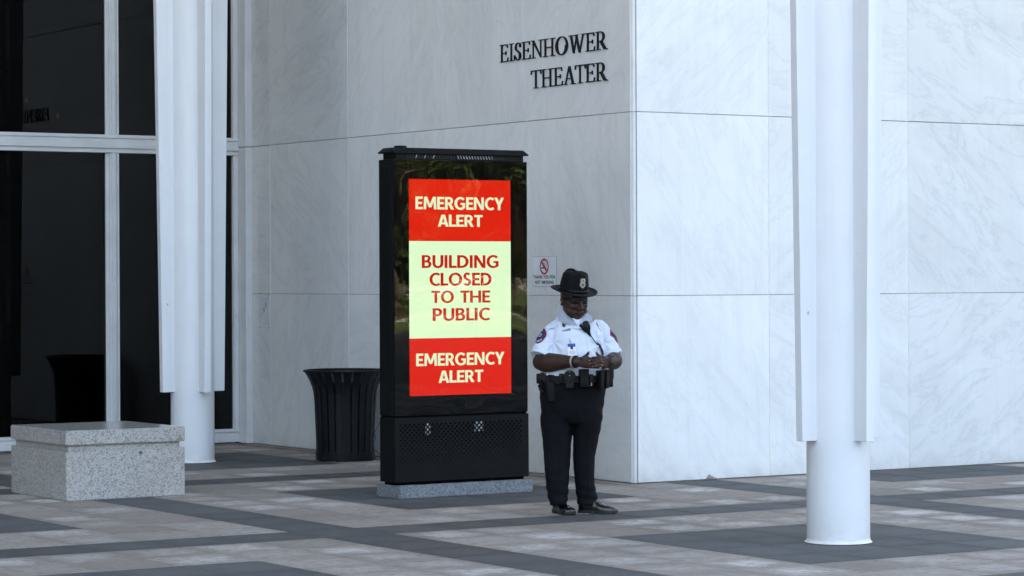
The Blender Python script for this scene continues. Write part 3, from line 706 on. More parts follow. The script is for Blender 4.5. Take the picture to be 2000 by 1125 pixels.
# ------------------------------------------------------------------ wall lettering: serif glyphs
def srf(x, z, w=.17): return R4(x - w, x + w, z, z + .045) if z < .5 else R4(x - w, x + w, z - .045, z)
ST = .085; TH = .045
GL = {
 'E': (.66, [R4(.09, .09 + ST, .0, 1), R4(.0, .58, 0, .055), R4(0, .55, .945, 1), R4(.2, .46, .475, .53), [(.54, .05), (.58, 0), (.62, .24), (.585, .24)], [(.51, .95), (.55, 1), (.575, .79), (.54, .79)], R4(.43, .465, .39, .615)]),
 'I': (.40, [R4(.13, .13 + ST, 0, 1), srf(.197, 0), srf(.197, 1)]),
 'S': (.56, arc(.27, .745, .20, .265, 25, 205, .085, .045) + [[(.07, .66), (.105, .60), (.41, .34), (.47, .36), (.455, .41), (.155, .66)]] + arc(.27, .255, .215, .265, -160, 30, .095, .045) + [R4(.435, .47, .72, .96), R4(.035, .07, .05, .31)]),
 'N': (.86, [R4(.12, .12 + TH, 0, 1), R4(.66, .66 + TH, 0, 1), [(.07, 1), (.20, 1), (.725, 0), (.675, 0)], srf(.152, 0, .14), srf(.12, 1, .1), srf(.692, 1, .14)]),
 'H': (.88, [R4(.11, .11 + ST, 0, 1), R4(.60, .60 + ST, 0, 1), R4(.2, .62, .48, .535), srf(.177, 0), srf(.177, 1), srf(.667, 0), srf(.667, 1)]),
 'O': (.92, arc(.44, .5, .41, .52, 0, 360, .12, .05, 40)),
 'W': (1.16, [bar(.14, 1, .34, 0, .11), bar(.52, .86, .34, 0, .06), bar(.50, 1, .74, 0, .11), bar(.98, 1, .74, 0, .06), srf(.14, 1, .15), srf(.50, 1, .13), srf(.99, 1, .12)]),
 'R': (.78, [R4(.10, .10 + ST, 0, 1), srf(.167, 0), R4(0, .2, .955, 1), R4(.2, .36, .945, 1), R4(.2, .36, .445, .5)] + arc(.34, .7225, .25, .2775, -90, 90, .105, .05, 14) + [[(.30, .47), (.44, .47), (.74, .0), (.58, .0)], R4(.62, .80, 0, .04)]),
 'T': (.70, [R4(.28, .28 + ST, 0, 1), R4(.0, .69, .945, 1), srf(.347, 0), [(.0, 1), (.04, .95), (.03, .77), (-.015, .77)], [(.69, 1), (.65, .95), (.665, .77), (.71, .77)]]),
 'A': (.80, [bar(.13, 0, .385, 1, .06), bar(.66, 0, .395, 1, .12), R4(.22, .57, .31, .36), srf(.13, 0, .13), srf(.66, 0, .16)]),
}
let = empty('wall_lettering', (0, 1.2, 3.5)); tag(let, 'dark raised serif letters reading EISENHOWER THEATER high on the left wall', 'lettering')
def word(txt, y_left, y_right, z0, h):
    tot = sum(GL[c][0] for c in txt[:-1]) + .78; sc = (y_left - y_right) / tot; x = 0
    for c in txt:
        bm = B()
        for i, pl in enumerate(GL[c][1]):
            prism(bm, [(y_left - (x + p[0]) * sc - 1.2, z0 + p[1] * h - 3.5) for p in pl], 'x', -.013 - .0003 * i, -.003)
        o = mk('letter', bm, M['letter'], let); x += GL[c][0]
word('EISENHOWER', 2.038, .357, 3.648, .157); word('THEATER', 1.530, .357, 3.384, .158)

# ------------------------------------------------------------------ no smoking sign
ns = empty('no_smoking_sign', (0, 1.34, 1.776)); tag(ns, 'small white no smoking sign on the wall behind the hat', 'sign')
bm = B(); box(bm, -.004, -.0005, -.187, .187, -.129, .129, .001); mk('sign_panel', bm, M['sign_white'], ns)
bm = B(); box(bm, -.0028, -.0004, -.189, .189, -.131, .131); mk('sign_edge', bm, plain('sign_edge', (.12, .12, .13), .6), ns)
npl = lambda u, w: Vector((-.0047, -u, w))
text_on('sign_text', 'THANK YOU FOR', -.177, .172, -.064, -.034, M['sign_black'], ns, npl, .03); text_on('sign_text', 'NOT SMOKING', -.150, .148, -.110, -.080, M['sign_black'], ns, npl, .03)
bm = B(); n = 40
def annulus(bm, u, w, r0, r1, x, n=40, a0=0, a1=360):
    pr = None
    for i in range(n + 1):
        a = radians(a0 + (a1 - a0) * i / n); p = [bm.verts.new((x, -(u + r * cos(a)), w + r * sin(a))) for r in (r0, r1)]
        if pr: bm.faces.new((pr[0], pr[1], p[1], p[0]))
        pr = p
annulus(bm, 0, .042, .054, .071, -.0052); d = .0075; a = radians(-45)
p0 = (-.040, .082); p1 = (.040, .002)
bm.faces.new([bm.verts.new((-.0056, -(u), w)) for u, w in ((p0[0] - d, p0[1] - d), (p0[0] + d, p0[1] + d), (p1[0] + d, p1[1] + d), (p1[0] - d, p1[1] - d))]); mk('prohibition_ring', bm, M['sign_red'], ns)
bm = B()
for u0, u1 in ((-.047, .018), (.026, .034)): bm.faces.new([bm.verts.new((-.0049, -u, w)) for u, w in ((u0, .024), (u1, .024), (u1, .036), (u0, .036))])
annulus(bm, .002, .078, .012, .015, -.0049, 20); annulus(bm, .015, .062, .010, .013, -.0049, 20, -160, 90); annulus(bm, .027, .05, .009, .012, -.0049, 14, -60, 120); mk('cigarette', bm, M['sign_black'], ns)

# ------------------------------------------------------------------ the guard
PX, PY = -1.98, -2.07
PR = math.atan2(CAM.x - PX, -(CAM.y - PY))       # local -Y looks at the photographer
person = empty('person', (PX, PY, 0), PR)
tag(person, 'guard in white short-sleeved uniform shirt, black trousers and wide-brimmed hat, hands clasped', 'person')
def X(p): return (p - 1128) / 267.5
def Z(p): return (1002.4 - p) / 267.5
def remesh(bm, vox, smooth=2, fac=.5, name='t'):
    me = bpy.data.meshes.new(name); bm.to_mesh(me); bm.free()
    o = bpy.data.objects.new(name, me); COL.objects.link(o)
    md = o.modifiers.new('r', 'REMESH'); md.mode = 'VOXEL'; md.voxel_size = vox; md.use_smooth_shade = True
    if smooth: sm = o.modifiers.new('s', 'SMOOTH'); sm.iterations = smooth; sm.factor = fac
    dg = bpy.context.evaluated_depsgraph_get(); out = bpy.data.meshes.new_from_object(o.evaluated_get(dg))
    bpy.data.objects.remove(o); bpy.data.meshes.remove(me)
    b2 = bmesh.new(); b2.from_mesh(out); bpy.data.meshes.remove(out)
    for f in b2.faces: f.smooth = True
    b2.normal_update()
    return b2
def pmesh(name, bm, mat, parent=None, smooth=45): return mk(name, bm, mat, parent or person, smooth)
skin = NT('dark_brown_skin')
_tc = skin.new('TexCoord').outputs['Object']; _n = skin.noise(_tc, 25, 5, .6)
skin.col(skin.ramp(_n.outputs[0], [(.3, (.029, .0125, .0075)), (.7, (.047, .0205, .012))]).outputs[0]); skin.rough(.5); skin.b.inputs['Specular IOR Level'].default_value = .3
skin.b.inputs['Subsurface Weight'].default_value = .08; skin.b.inputs['Subsurface Radius'].default_value = (.01, .004, .002); skin.b.inputs['Subsurface Scale'].default_value = .5
skin.bump(skin.noise(_tc, 320, 3).outputs[0], .15, .001); M['skin'] = skin.m
M['nail'] = plain('fingernail', (.30, .17, .13), .4, var=.05)
M['lip'] = plain('lip', (.075, .034, .028), .45)
def cloth(name, c, rough=.85, scale=900, sheen=.1, var=.05):
    t = NT(name); tc = t.new('TexCoord').outputs['Object']; n = t.noise(tc, 7, 4, .6)
    t.col(t.ramp(n.outputs[0], [(.3, tuple(v * (1 - var) for v in c)), (.7, tuple(min(1, v * (1 + var)) for v in c))]).outputs[0]); t.rough(rough)
    t.b.inputs['Sheen Weight'].default_value = sheen; t.b.inputs['Specular IOR Level'].default_value = .15
    t.bump(t.noise(tc, scale, 2).outputs[0], .15, .0006); return t.m
M['shirt'] = cloth('white_uniform_cotton', (.60, .63, .70), .85, var=.02)
M['trouser'] = cloth('black_wool', (.0042, .0042, .0055), .85, 700, .0, .25)
M['felt'] = cloth('black_hat_felt', (.0045, .0045, .005), .8, 500, .02, .15)
M['leather'] = plain('black_duty_leather', (.0035, .0035, .0042), .45, spec=.22, var=.3, nscale=20)
M['patent'] = plain('patent_leather', (.004, .004, .0045), .07, var=.2, spec=.6)
M['sole'] = plain('shoe_sole', (.009, .009, .009), .5)
M['silver'] = plain('silver_badge', (.55, .52, .47), .35, metal=.7, var=.35, nscale=60)
M['navy'] = plain('navy_patch', (.008, .016, .075), .8)
M['maroon'] = plain('maroon_patch', (.13, .008, .035), .8)
M['patch_white'] = plain('patch_thread', (.68, .70, .78), .8)
M['blue'] = plain('card_blue', (.02, .09, .42), .5)
M['lens'] = plain('sunglass_lens', (.003, .003, .004), .12)
M['gold'] = plain('brass', (.55, .38, .14), .35, metal=.8)
M['silicone'] = plain('grey_band', (.035, .045, .045), .5)

# ---- head frame
HC = Vector((X(1122), -.045, Z(587.5)))
HM = Matrix.Rotation(radians(29), 3, 'Z') @ Matrix.Rotation(radians(9), 3, 'X')
HS = 1.12
def hp(x, y, z): return HC + HM @ Vector((x, y, z)) * HS
def hell(bm, c, r, tilt=None): ellipsoid(bm, hp(*c), tuple(v * HS for v in r), HM if tilt is None else HM @ tilt)

# ---- body: one continuous skin surface from head to ankles
bm = B()
hell(bm, (0, .012, .035), (.079, .100, .088)); hell(bm, (0, -.008, -.015), (.076, .086, .080)); hell(bm, (0, -.022, -.062), (.064, .066, .052))
hell(bm, (0, -.064, -.095), (.026, .024, .021))                                                        # chin
hell(bm, (0, .0, -.088), (.068, .062, .035))                                                           # heavy jowl
for s_ in (-1, 1):
    hell(bm, (s_ * .040, -.058, -.022), (.030, .030, .028)); hell(bm, (s_ * .050, -.040, -.058), (.026, .034, .032))
    hell(bm, (s_ * .081, .012, -.002), (.009, .021, .033)); hell(bm, (s_ * .084, .006, .006), (.007, .017, .02))     # ears
    hell(bm, (s_ * .0165, -.0975, -.032), (.0125, .013, .0105))                                          # nostril wings
    hell(bm, (s_ * .030, -.080, .030), (.028, .018, .012))                                               # brow
tube(bm, [hp(0, -.088, .018), hp(0, -.100, -.008), hp(0, -.110, -.028)], [.010, .012, .0145], 12)         # nose
hell(bm, (0, -.092, -.060), (.027, .013, .008)); hell(bm, (0, -.090, -.0725), (.025, .013, .008))        # lips
tube(bm, [(X(1120), .025, 1.30), (X(1121), .02, 1.40), (X(1122), .0, 1.47), hp(0, .02, -.03)], [.088, .080, .074, .070], 20)
loft(bm, [ell(X(1122) + dx, dy, z, rx, ry, 28, radians(18)) for z, dx, dy, rx, ry in ((.78, -.01, .0, .20, .15), (.95, 0, .0, .215, .165), (1.1, 0, -.01, .205, .165), (1.25, 0, .01, .17, .12), (1.36, .0, .02, .13, .075), (1.43, .0, .02, .08, .055))])
# arms; viewer-left arm is the guard's right one
LS, LE, LW = Vector((X(1083), -.020, 1.325)), Vector((X(1058), -.115, 1.108)), Vector((X(1126), -.325, 1.116))
RS, RE, RW = Vector((X(1173), .070, 1.335)), Vector((X(1196), .030, 1.108)), Vector((X(1191), -.265, 1.117))
tube(bm, [LS, LS.lerp(LE, .5), LE], [.034, .052, .060], 18)
tube(bm, catmull([LE, LE.lerp(LW, .30) + Vector((-.012, 0, -.004)), LE.lerp(LW, .65), LW], 4), [.062, .067, .071, .072, .071, .068, .063, .058, .053, .048, .043, .040, .038], 18)
tube(bm, [RS, RS.lerp(RE, .5), RE], [.032, .050, .058], 18)
tube(bm, catmull([RE, RE.lerp(RW, .35) + Vector((.02, 0, .004)), RE.lerp(RW, .7), RW], 4), [.060, .063, .065, .065, .063, .060, .056, .052, .049, .045, .042, .040, .038], 18)
# palms
def palm(w, k, zt, zb, th):
    """w wrist point, k knuckle centre"""
    d = (k - w); rg = []
    for i in range(8):
        t = i / 7; c = w.lerp(k, t); h = .030 + .014 * min(1, t * 1.6); hh = h if t < .95 else h * .93
        u = Vector((0, 0, 1)); v = d.normalized().cross(u)
        rg.append([c + u * hh * math.copysign(abs(cos(a)) ** .8, cos(a)) + v * th * math.copysign(abs(sin(a)) ** .8, sin(a)) for a in [2 * pi * j / 16 for j in range(16)]])
    loft(bm, rg)
LK = Vector((X(1152.5), -.362, 1.111)); RK = Vector((X(1177), -.337, 1.109))
palm(LW, LK, 0, 0, .017); palm(RW, RK, 0, 0, .017)
nails = []
# fingers, interlaced: rows alternate between the two hands from top to bottom
lz = [1.139, 1.118, 1.096, 1.077]; rz = [1.1485, 1.1285, 1.107, 1.0865]
for i, z in enumerate(lz):                                                 # viewer-left hand: fingers reach to the right
    L_ = (.086, .096, .090, .070)[i]; k = Vector((LK.x - .008, LK.y + .006, z)); y0 = LK.y
    pts = [k, k + Vector((L_ * .38, -.030, .001)), k + Vector((L_ * .78, -.028, -.001)), k + Vector((L_, -.013, -.004))]
    tube(bm, catmull(pts, 3), [.0100, .0100, .0098, .0098, .0094, .0092, .0090, .0086, .0084, .008], 10)
    nails.append((pts[-1] + Vector((.006, -.0068, .001)), 1))
for i, z in enumerate(rz):                                                 # viewer-right hand: fingers reach to the left
    L_ = (.078, .088, .082, .066)[i]; k = Vector((RK.x + .006, RK.y + .004, z))
    pts = [k, k + Vector((-L_ * .40, -.046, .001)), k + Vector((-L_ * .82, -.060, -.001)), k + Vector((-L_ - .006, -.050, -.003))]
    tube(bm, catmull(pts, 3), [.0100, .0100, .0098, .0098, .0094, .0092, .0090, .0086, .0084, .008], 10)
    nails.append((pts[-1] + Vector((-.005, -.0072, .001)), -1))
# thumbs, rising side by side
pts = [LW.lerp(LK, .45) + Vector((0, -.006, .024)), Vector((X(1146), -.350, 1.161)), Vector((X(1150.5), -.358, 1.183))]; tube(bm, catmull(pts, 3), [.016, .0145, .0135, .0125, .0115, .0105, .0095], 10); nails.append((pts[-1] + Vector((0, -.0085, .004)), 0))
pts = [RW.lerp(RK, .5) + Vector((0, -.006, .022)), Vector((X(1170), -.350, 1.159)), Vector((X(1165.5), -.357, 1.180))]; tube(bm, catmull(pts, 3), [.016, .0145, .0135, .0125, .0115, .0105, .0095], 10); nails.append((pts[-1] + Vector((0, -.0085, .004)), 0))
# legs inside the trousers
for sx, fy in ((X(1091), -.045), (X(1147), .035)):
    tube(bm, [(sx * .9 - .0, .0, .82), (sx, fy * .3, .5), (sx, fy, .25), (sx, fy + .02, .115)], [.085, .062, .050, .030], 14)
body = pmesh('body', remesh(bm, .0042, 2, .5), M['skin'], smooth=60)
for p_, s_ in nails:
    b_ = B(); ellipsoid(b_, p_, (.0058, .003, .0048) if s_ else (.005, .003, .0065), None, 10, 8); pmesh('fingernail', b_, M['nail'], body)

# ---- wrist things
def band(name, a, b, t, r, h, mat, parent=None):
    d = (b - a).normalized(); c = a.lerp(b, t); u = Vector((0, 0, 1)); u = (u - d * u.dot(d)).normalized(); v = d.cross(u); bm = B()
    R_ = [[c + d * hh + (u * cos(2 * pi * j / 28) * 1.0 + v * sin(2 * pi * j / 28)) * rr for j in range(28)] for hh, rr in ((-h, r), (-h * .8, r + .003), (h * .8, r + .003), (h, r), (h * .8, r - .004), (-h * .8, r - .004), (-h, r))]
    loft(bm, R_, cap=False); return pmesh(name, bm, mat, parent)
band('black_bracelet', LE, LW, .985, .0425, .010, M['leather']); 
br = band('silver_bracelet', LE, LW, .955, .0435, .009, M['silver'])
wt = band('watch', RE, RW, .955, .0415, .011, M['silicone'])
b_ = B(); box(b_, -.018, .018, -.006, .006, -.020, .020, .004, 2)
for v in b_.verts: v.co = Matrix.Rotation(radians(35), 3, 'Z') @ v.co + RE.lerp(RW, .955) + Vector((.022, -.041, .006))
pmesh('watch_face', b_, M['silicone'], wt)

# ---- trousers
bm = B()
hips = [(1.005, X(1122), .0, .246, .200), (.93, X(1120), .0, .245, .198), (.84, X(1118), .005, .238, .190), (.76, X(1118), .01, .228, .178), (.70, X(1118), .012, .205, .160), (.66, X(1118), .012, .17, .13)]
loft(bm, [ell(cx, cy, z, rx, ry, 36, radians(12), 2.2) for z, cx, cy, rx, ry in hips])
def leg(pts):
    loft(bm, [ell(cx, cy, z, rx, ry, 28, 0, 2.15) for z, cx, cy, rx, ry in pts])
leg([(.82, X(1092), .0, .120, .150), (.70, X(1088), -.002, .121, .145), (.60, X(1088), -.008, .112, .130), (.50, X(1088.5), -.016, .103, .115), (.40, X(1088.5), -.024, .097, .106), (.28, X(1088.5), -.034, .090, .098), (.17, X(1089), -.04, .080, .090), (.10, X(1090), -.042, .068, .084), (.066, X(1091), -.046, .065, .086)])
leg([(.82, X(1146), .012, .118, .145), (.70, X(1149), .014, .110, .138), (.60, X(1147), .02, .096, .122), (.50, X(1143), .026, .087, .108), (.40, X(1141), .03, .079, .098), (.28, X(1141), .034, .073, .092), (.17, X(1143.5), .036, .074, .088), (.10, X(1147), .036, .077, .085), (.060, X(1146), .035, .074, .082)])
bm = remesh(bm, .007, 14, .5)
for v in bm.verts:
    c = v.co; z = c.z; n_ = v.normal
    if z < .99:
        # diagonal pulls at the crotch, sagging rings above the shoe, a pressed front crease
        w_ = noise.noise(Vector((c.x * 5 + z * 9, c.y * 5, z * 7 - c.x * 6))) * .004
        w_ += .004 * noise.noise(Vector((c.x * 16, c.y * 16, z * 22)))
        lowf = max(0, 1 - z / .26); w_ += lowf * .005 * sin(z * 95 + c.x * 22 + 2.0 * noise.noise(c * 6))
        cro = max(0, 1 - abs(z - .68) / .16); w_ += cro * .0018 * sin((z * .8 + abs(c.x - X(1119)) * 1.3) * 62 + 1.5 * noise.noise(c * 5))
        for lx in (X(1094), X(1150)):
            if z < .72 and n_.y < -.5: w_ += .006 * max(0, 1 - abs(c.x - lx) / .014)
        v.co += n_ * w_
trousers = pmesh('trousers', bm, M['trouser'], smooth=180)

# ---- shirt: torso, sleeves, collar
bm = B(); RT = radians(18)
torso = [(.955, X(1121), .0, .240, .196), (1.00, X(1121), -.004, .246, .204), (1.04, X(1121.5), -.006, .245, .204), (1.10, X(1122.5), -.008, .240, .203), (1.17, X(1124), -.004, .230, .195), (1.24, X(1124.5), .002, .222, .175), (1.31, X(1124.5), .010, .215, .150), (1.36, X(1124), .020, .192, .124), (1.395, X(1123), .025, .164, .105), (1.425, X(1122), .028, .134, .090), (1.452, X(1121.5), .028, .108, .082), (1.475, X(1121.5), .022, .085, .076)]
loft(bm, [ell(cx, cy, z, rx, ry, 40, RT, 2.15) for z, cx, cy, rx, ry in torso])
LH = LS.lerp(LE, .94); RH = RS.lerp(RE, .92)
tube(bm, catmull([LS + Vector((.052, -.005, .034)), LS + Vector((.004, 0, .006)), LS.lerp(LE, .5) + Vector((-.012, 0, 0)), LH + Vector((0, -.008, .02))], 4), [.050, .055, .061, .066, .071, .075, .079, .082, .084, .085, .086, .086, .086], 24, cap=False)
tube(bm, catmull([RS + Vector((-.052, -.005, .030)), RS + Vector((-.004, 0, .004)), RS.lerp(RE, .5) + Vector((.010, 0, 0)), RH + Vector((0, -.008, .02))], 4), [.050, .055, .060, .064, .068, .071, .074, .077, .079, .080, .081, .081, .081], 24, cap=False)
bm = remesh(bm, .0062, 3, .5)
for v in bm.verts:
    c = v.co; z = c.z; n_ = v.normal
    w_ = .0045 * noise.noise(Vector((c.x * 9, c.y * 9, z * 5))) + .002 * noise.noise(c * 30)
    for ex, sg in ((X(1083), 1), (X(1177), -1)):                       # folds fanning from the armpits
        d_ = Vector((c.x - ex, z - 1.255)); r_ = d_.length
        if r_ < .16 and n_.y < .3:
            an = atan2(d_.y, d_.x * sg); w_ += .008 * (1 - r_ / .16) * sin(an * 7 + 2 * noise.noise(c * 8)) * min(1, r_ / .03)
    if z < 1.12: w_ += .006 * max(0, 1 - abs(z - 1.03) / .09) * sin(c.x * 46 + 2.2 * noise.noise(c * 7)) * (1 if n_.y < 0 else .5)
    w_ += .0035 * max(0, 1 - abs(z - 1.17) / .10) * sin(z * 70 + c.x * 24 + 2 * noise.noise(c * 6))
    v.co += n_ * w_
BVH_S = BVHTree.FromBMesh(bm)
shirt = pmesh('shirt', bm, M['shirt'], smooth=180)
# sleeve hems stand a little proud
def hem(a, d, r, name):
    d = d.normalized(); u = Vector((0, -1, 0)); u = (u - d * u.dot(d)).normalized(); v = d.cross(u); b_ = B()
    loft(b_, [[a + d * h + (u * cos(2 * pi * j / 32) + v * sin(2 * pi * j / 32)) * (r_ + .002 * sin(3 * 2 * pi * j / 32)) for j in range(32)] for h, r_ in ((-.030, r), (-.028, r + .004), (.0, r + .005), (.003, r + .002), (.001, r - .004), (-.028, r - .004))], cap=False)
    pmesh(name, b_, M['shirt'], shirt)
hem(LH + Vector((0, -.008, .022)), LE - LS, .0855, 'sleeve_hem'); hem(RH + Vector((0, -.008, .022)), RE - RS, .0805, 'sleeve_hem')
# draped pieces: flat outlines cast on to the shirt along a direction
def drape(name, pts2, mat, org, right, up, direc, off=.0022, th=.0015, sub=None, parent=None, faces=None, bvh=None):
    """pts2: outline polygon (u,w) filled as a fan grid; or verts with faces"""
    bvh = bvh or BVH_S; org = Vector(org); right = Vector(right).normalized(); up = Vector(up).normalized(); direc = Vector(direc).normalized()
    b_ = B()
    def P(u, w, o):
        s0 = org + right * u + up * w - direc * .5; h = bvh.ray_cast(s0, direc)
        if h[0] is None or (h[0] - org).length > .25: h = bvh.find_nearest(org + right * u + up * w)
        n_ = h[1] if h[1].dot(direc) < 0 else -h[1]
        return h[0] + n_ * o
    if faces is None:
        cu = sum(p[0] for p in pts2) / len(pts2); cw = sum(p[1] for p in pts2) / len(pts2); K = 5
        n = len(pts2); rr = [[b_.verts.new(P(cu + (p[0] - cu) * k / K, cw + (p[1] - cw) * k / K, off)) for p in pts2] for k in range(1, K + 1)]
        cc = b_.verts.new(P(cu, cw, off))
        for i in range(n):
            j = (i + 1) % n; b_.faces.new((cc, rr[0][i], rr[0][j]))
            for a, c in zip(rr[:-1], rr[1:]): b_.faces.new((a[i], c[i], c[j], a[j]))
        ed = [b_.verts.new(P(p[0], p[1], off - th - .001)) for p in pts2]
        for i in range(n): j = (i + 1) % n; b_.faces.new((rr[-1][i], ed[i], ed[j], rr[-1][j]))
    else:
        vs = [b_.verts.new(P(u, w, off)) for u, w in pts2]
        for f in faces:
            try: b_.faces.new([vs[i] for i in f])
            except ValueError: pass
    bmesh.ops.recalc_face_normals(b_, faces=list(b_.faces))
    if sum((f.normal.dot(direc) * f.calc_area()) for f in b_.faces) > 0 and faces is not None: bmesh.ops.reverse_faces(b_, faces=list(b_.faces))
    return pmesh(name, b_, mat, parent or shirt, 60)
def dense(poly, step=.008):
    out = []
    for a, b in zip(poly, poly[1:] + poly[:1]):
        k = max(1, int(sqrt((a[0] - b[0]) ** 2 + (a[1] - b[1]) ** 2) / step)); out += [(a[0] + (b[0] - a[0]) * i / k, a[1] + (b[1] - a[1]) * i / k) for i in range(k)]
    return out
def circ(r, n=28, cu=0, cw=0, k=1.0): return [(cu + r * cos(2 * pi * i / n), cw + k * r * sin(2 * pi * i / n)) for i in range(n)]
FR = ((0, 0, 0), (1, 0, 0), (0, 0, 1), (0, 1, 0))
def front(name, poly, mat, off=.0022, th=.0015, parent=None, dens=True):
    q = [(X(a), Z(b)) for a, b in poly]; q = dense(q) if dens else q
    cu = sum(p[0] for p in q) / len(q); cw = sum(p[1] for p in q) / len(q)
    return drape(name, [(a - cu, b - cw) for a, b in q], mat, (cu, -.15, cw), FR[1], FR[2], FR[3], off, th, parent=parent)
def drape_text(name, body, org, right, up, direc, w, h, mat, off, curve=None, bold=.02, parent=None):
    me, a, b, c, d = text_mesh(body, bold); pts = []
    for v in me.vertices:
        u = ((v.co.x - a) / (b - a) - .5) * w; t = ((v.co.y - c) / (d - c) - .5) * h
        if curve:
            r, sg = curve; an = u / r; rr = r + t * sg; u, t = rr * sin(an), sg * rr * cos(an)
        pts.append((u, t))
    fs = [list(p.vertices) for p in me.polygons]; bpy.data.meshes.remove(me)
    return drape(name, pts, mat, org, right, up, direc, off, faces=fs, parent=parent)
# button placket, pockets and flaps
front('placket', [(1146, 640), (1153.5, 640), (1156, 668), (1159, 716), (1151, 716), (1148, 668)], M['shirt'], .0035, .002)
for q in (648, 666, 684, 702): b_ = B(); h = BVH_S.ray_cast(Vector((X(1149.5 + (q - 640) * .08), -1, Z(q))), Vector((0, 1, 0))); ellipsoid(b_, h[0] + h[1] * .004, (.0055, .002, .0055), None, 12, 8); pmesh('button', b_, M['patch_white'], shirt)
for nm, poly in (('pocket', [(1097, 655), (1128, 651), (1131, 692), (1100, 695)]), ('pocket_flap', [(1094, 648.5), (1129.5, 644), (1131, 655.5), (1112, 661), (1097, 664)]), ('pocket', [(1168, 655), (1184.5, 661), (1183, 690), (1168, 690)]), ('pocket_flap', [(1165, 645.5), (1184, 652), (1185, 665), (1178, 660.5), (1166.5, 659)])):
    front(nm, poly, M['shirt'], .0050 if 'flap' in nm else .0030, .003)
for poly in ([(1060, 636), (1066, 630.5), (1090, 619), (1098, 619), (1092, 626), (1068, 638)],): front('shoulder_strap', poly, M['shirt'], .0045, .003)
# collar: a stand round the back of the neck and two falling wings
b_ = B(); rg = []
for z, r1, r2 in ((1.452, .098, .092), (1.505, .090, .086), (1.510, .087, .083), (1.505, .083, .079), (1.455, .088, .084)): rg.append([(X(1121) + r1 * cos(a), .020 + r2 * sin(a), z + .012 * max(0, sin(a))) for a in [radians(-38 + 256 * i / 36) for i in range(37)]])
loft(b_, rg + [rg[0]], cap=False, close=False); pmesh('collar_stand', b_, M['shirt'], shirt, 60)
def flap3(pts, name, mat, th=.004):
    b_ = B(); P_ = [Vector(p) for p in pts]; n_ = (P_[1] - P_[0]).cross(P_[2] - P_[0]).normalized()
    if n_.y > 0: n_ = -n_
    A = [b_.verts.new(p) for p in P_]; C = [b_.verts.new(p - n_ * th) for p in P_]; k = len(P_); b_.faces.new(A); b_.faces.new(C[::-1])
    for i in range(k): b_.faces.new((A[i], A[(i + 1) % k], C[(i + 1) % k], C[i]))
    bmesh.ops.recalc_face_normals(b_, faces=list(b_.faces)); bmesh.ops.bevel(b_, geom=list(b_.edges), offset=.0012, segments=2, affect='EDGES'); return pmesh(name, b_, mat, shirt, 60)
def sy(px, py, o=.004):
    h = BVH_S.ray_cast(Vector((X(px), -1, Z(py))), Vector((0, 1, 0))); return (X(px), (h[0].y if h[0] else 0) - o, Z(py))
def wing(rows, name):
    """collar wing: rows of points from the fold at the neck to the tip line, draped"""
    b_ = B(); R_ = [[b_.verts.new(p) for p in r] for r in rows]
    for a, c in zip(R_[:-1], R_[1:]):
        for i in range(len(a) - 1): b_.faces.new((a[i], a[i + 1], c[i + 1], c[i]))
    bmesh.ops.solidify(b_, geom=list(b_.faces), thickness=.003); bmesh.ops.recalc_face_normals(b_, faces=list(b_.faces)); pmesh(name, b_, M['shirt'], shirt, 60)
def nk(px, py, y):
    h = BVH_S.ray_cast(Vector((X(px), -1, Z(py))), Vector((0, 1, 0)))
    if h[0] is not None and h[0].y < y + .05: y = min(y, h[0].y - .006)
    return (X(px), y, Z(py))
wing([[nk(1096, 596, -.062), nk(1102, 606, -.082), nk(1110, 615.5, -.098), nk(1121, 623.5, -.122)], [nk(1093.5, 604, -.068), nk(1098.5, 613, -.088), nk(1106, 621.5, -.106), nk(1124, 628.5, -.129)], [nk(1091.5, 612, -.073), nk(1096, 620, -.093), nk(1103.5, 626.5, -.112), nk(1128, 632.5, -.134)], [nk(1090, 618, -.077), nk(1096, 627.5, -.098), nk(1106, 630.5, -.116), nk(1131, 635.5, -.137)]], 'collar_wing')
wing([[nk(1148, 605, -.02), nk(1143.5, 612, -.075), nk(1139.5, 621, -.118), nk(1136.5, 630.5, -.134)], [nk(1153, 611, -.022), nk(1148.5, 618, -.078), nk(1143.5, 625, -.118), nk(1138, 633, -.136)], [nk(1158, 617, -.024), nk(1155, 623, -.075), nk(1148.5, 628, -.114), nk(1140, 635, -.136)], [nk(1162, 623, -.026), nk(1161, 628, -.07), nk(1152, 630, -.11), nk(1141.5, 636.5, -.136)]], 'collar_wing')
b_ = B(); loft(b_, [ell(X(1128), -.055, z, rx, ry, 24, RT) for z, rx, ry in ((1.35, .075, .075), (1.40, .066, .062), (1.425, .058, .048))]); pmesh('undershirt', b_, M['patch_white'], shirt, 60)

# ---- shoulder patches with lettering
def shoulder_patch(org, direc, right, full):
    up = Vector((0, 0, 1)); d = Vector(direc).normalized(); r_ = Vector(right).normalized()
    root = drape('shoulder_patch', circ(.055, 36), M['maroon'], org, r_, up, d, .004, .003)
    drape('patch_center', circ(.033, 30), M['navy'], org, r_, up, d, .0058, .001, parent=root)
    if full:
        o_ = Vector(org)
        drape_text('patch_text', 'MTI', o_, r_, up, d, .034, .013, M['patch_white'], .0072, (.0435, 1), parent=root)
        drape_text('patch_text', 'SECURITY', o_, r_, up, d, .082, .013, M['patch_white'], .0072, (.0435, -1), parent=root)
        drape_text('patch_text', 'SPECIAL', o_ + up * .007, r_, up, d, .048, .010, M['patch_white'], .0075, parent=root)
        drape_text('patch_text', 'POLICE', o_ - up * .006, r_, up, d, .044, .010, M['patch_white'], .0075, parent=root)
    return root
shoulder_patch((X(1057.5), -.07, Z(655)), (.40, .917, 0), (.917, -.40, 0), True)
shoulder_patch((X(1203), .06, Z(658)), (-1, .10, 0), (.10, 1, 0), False)
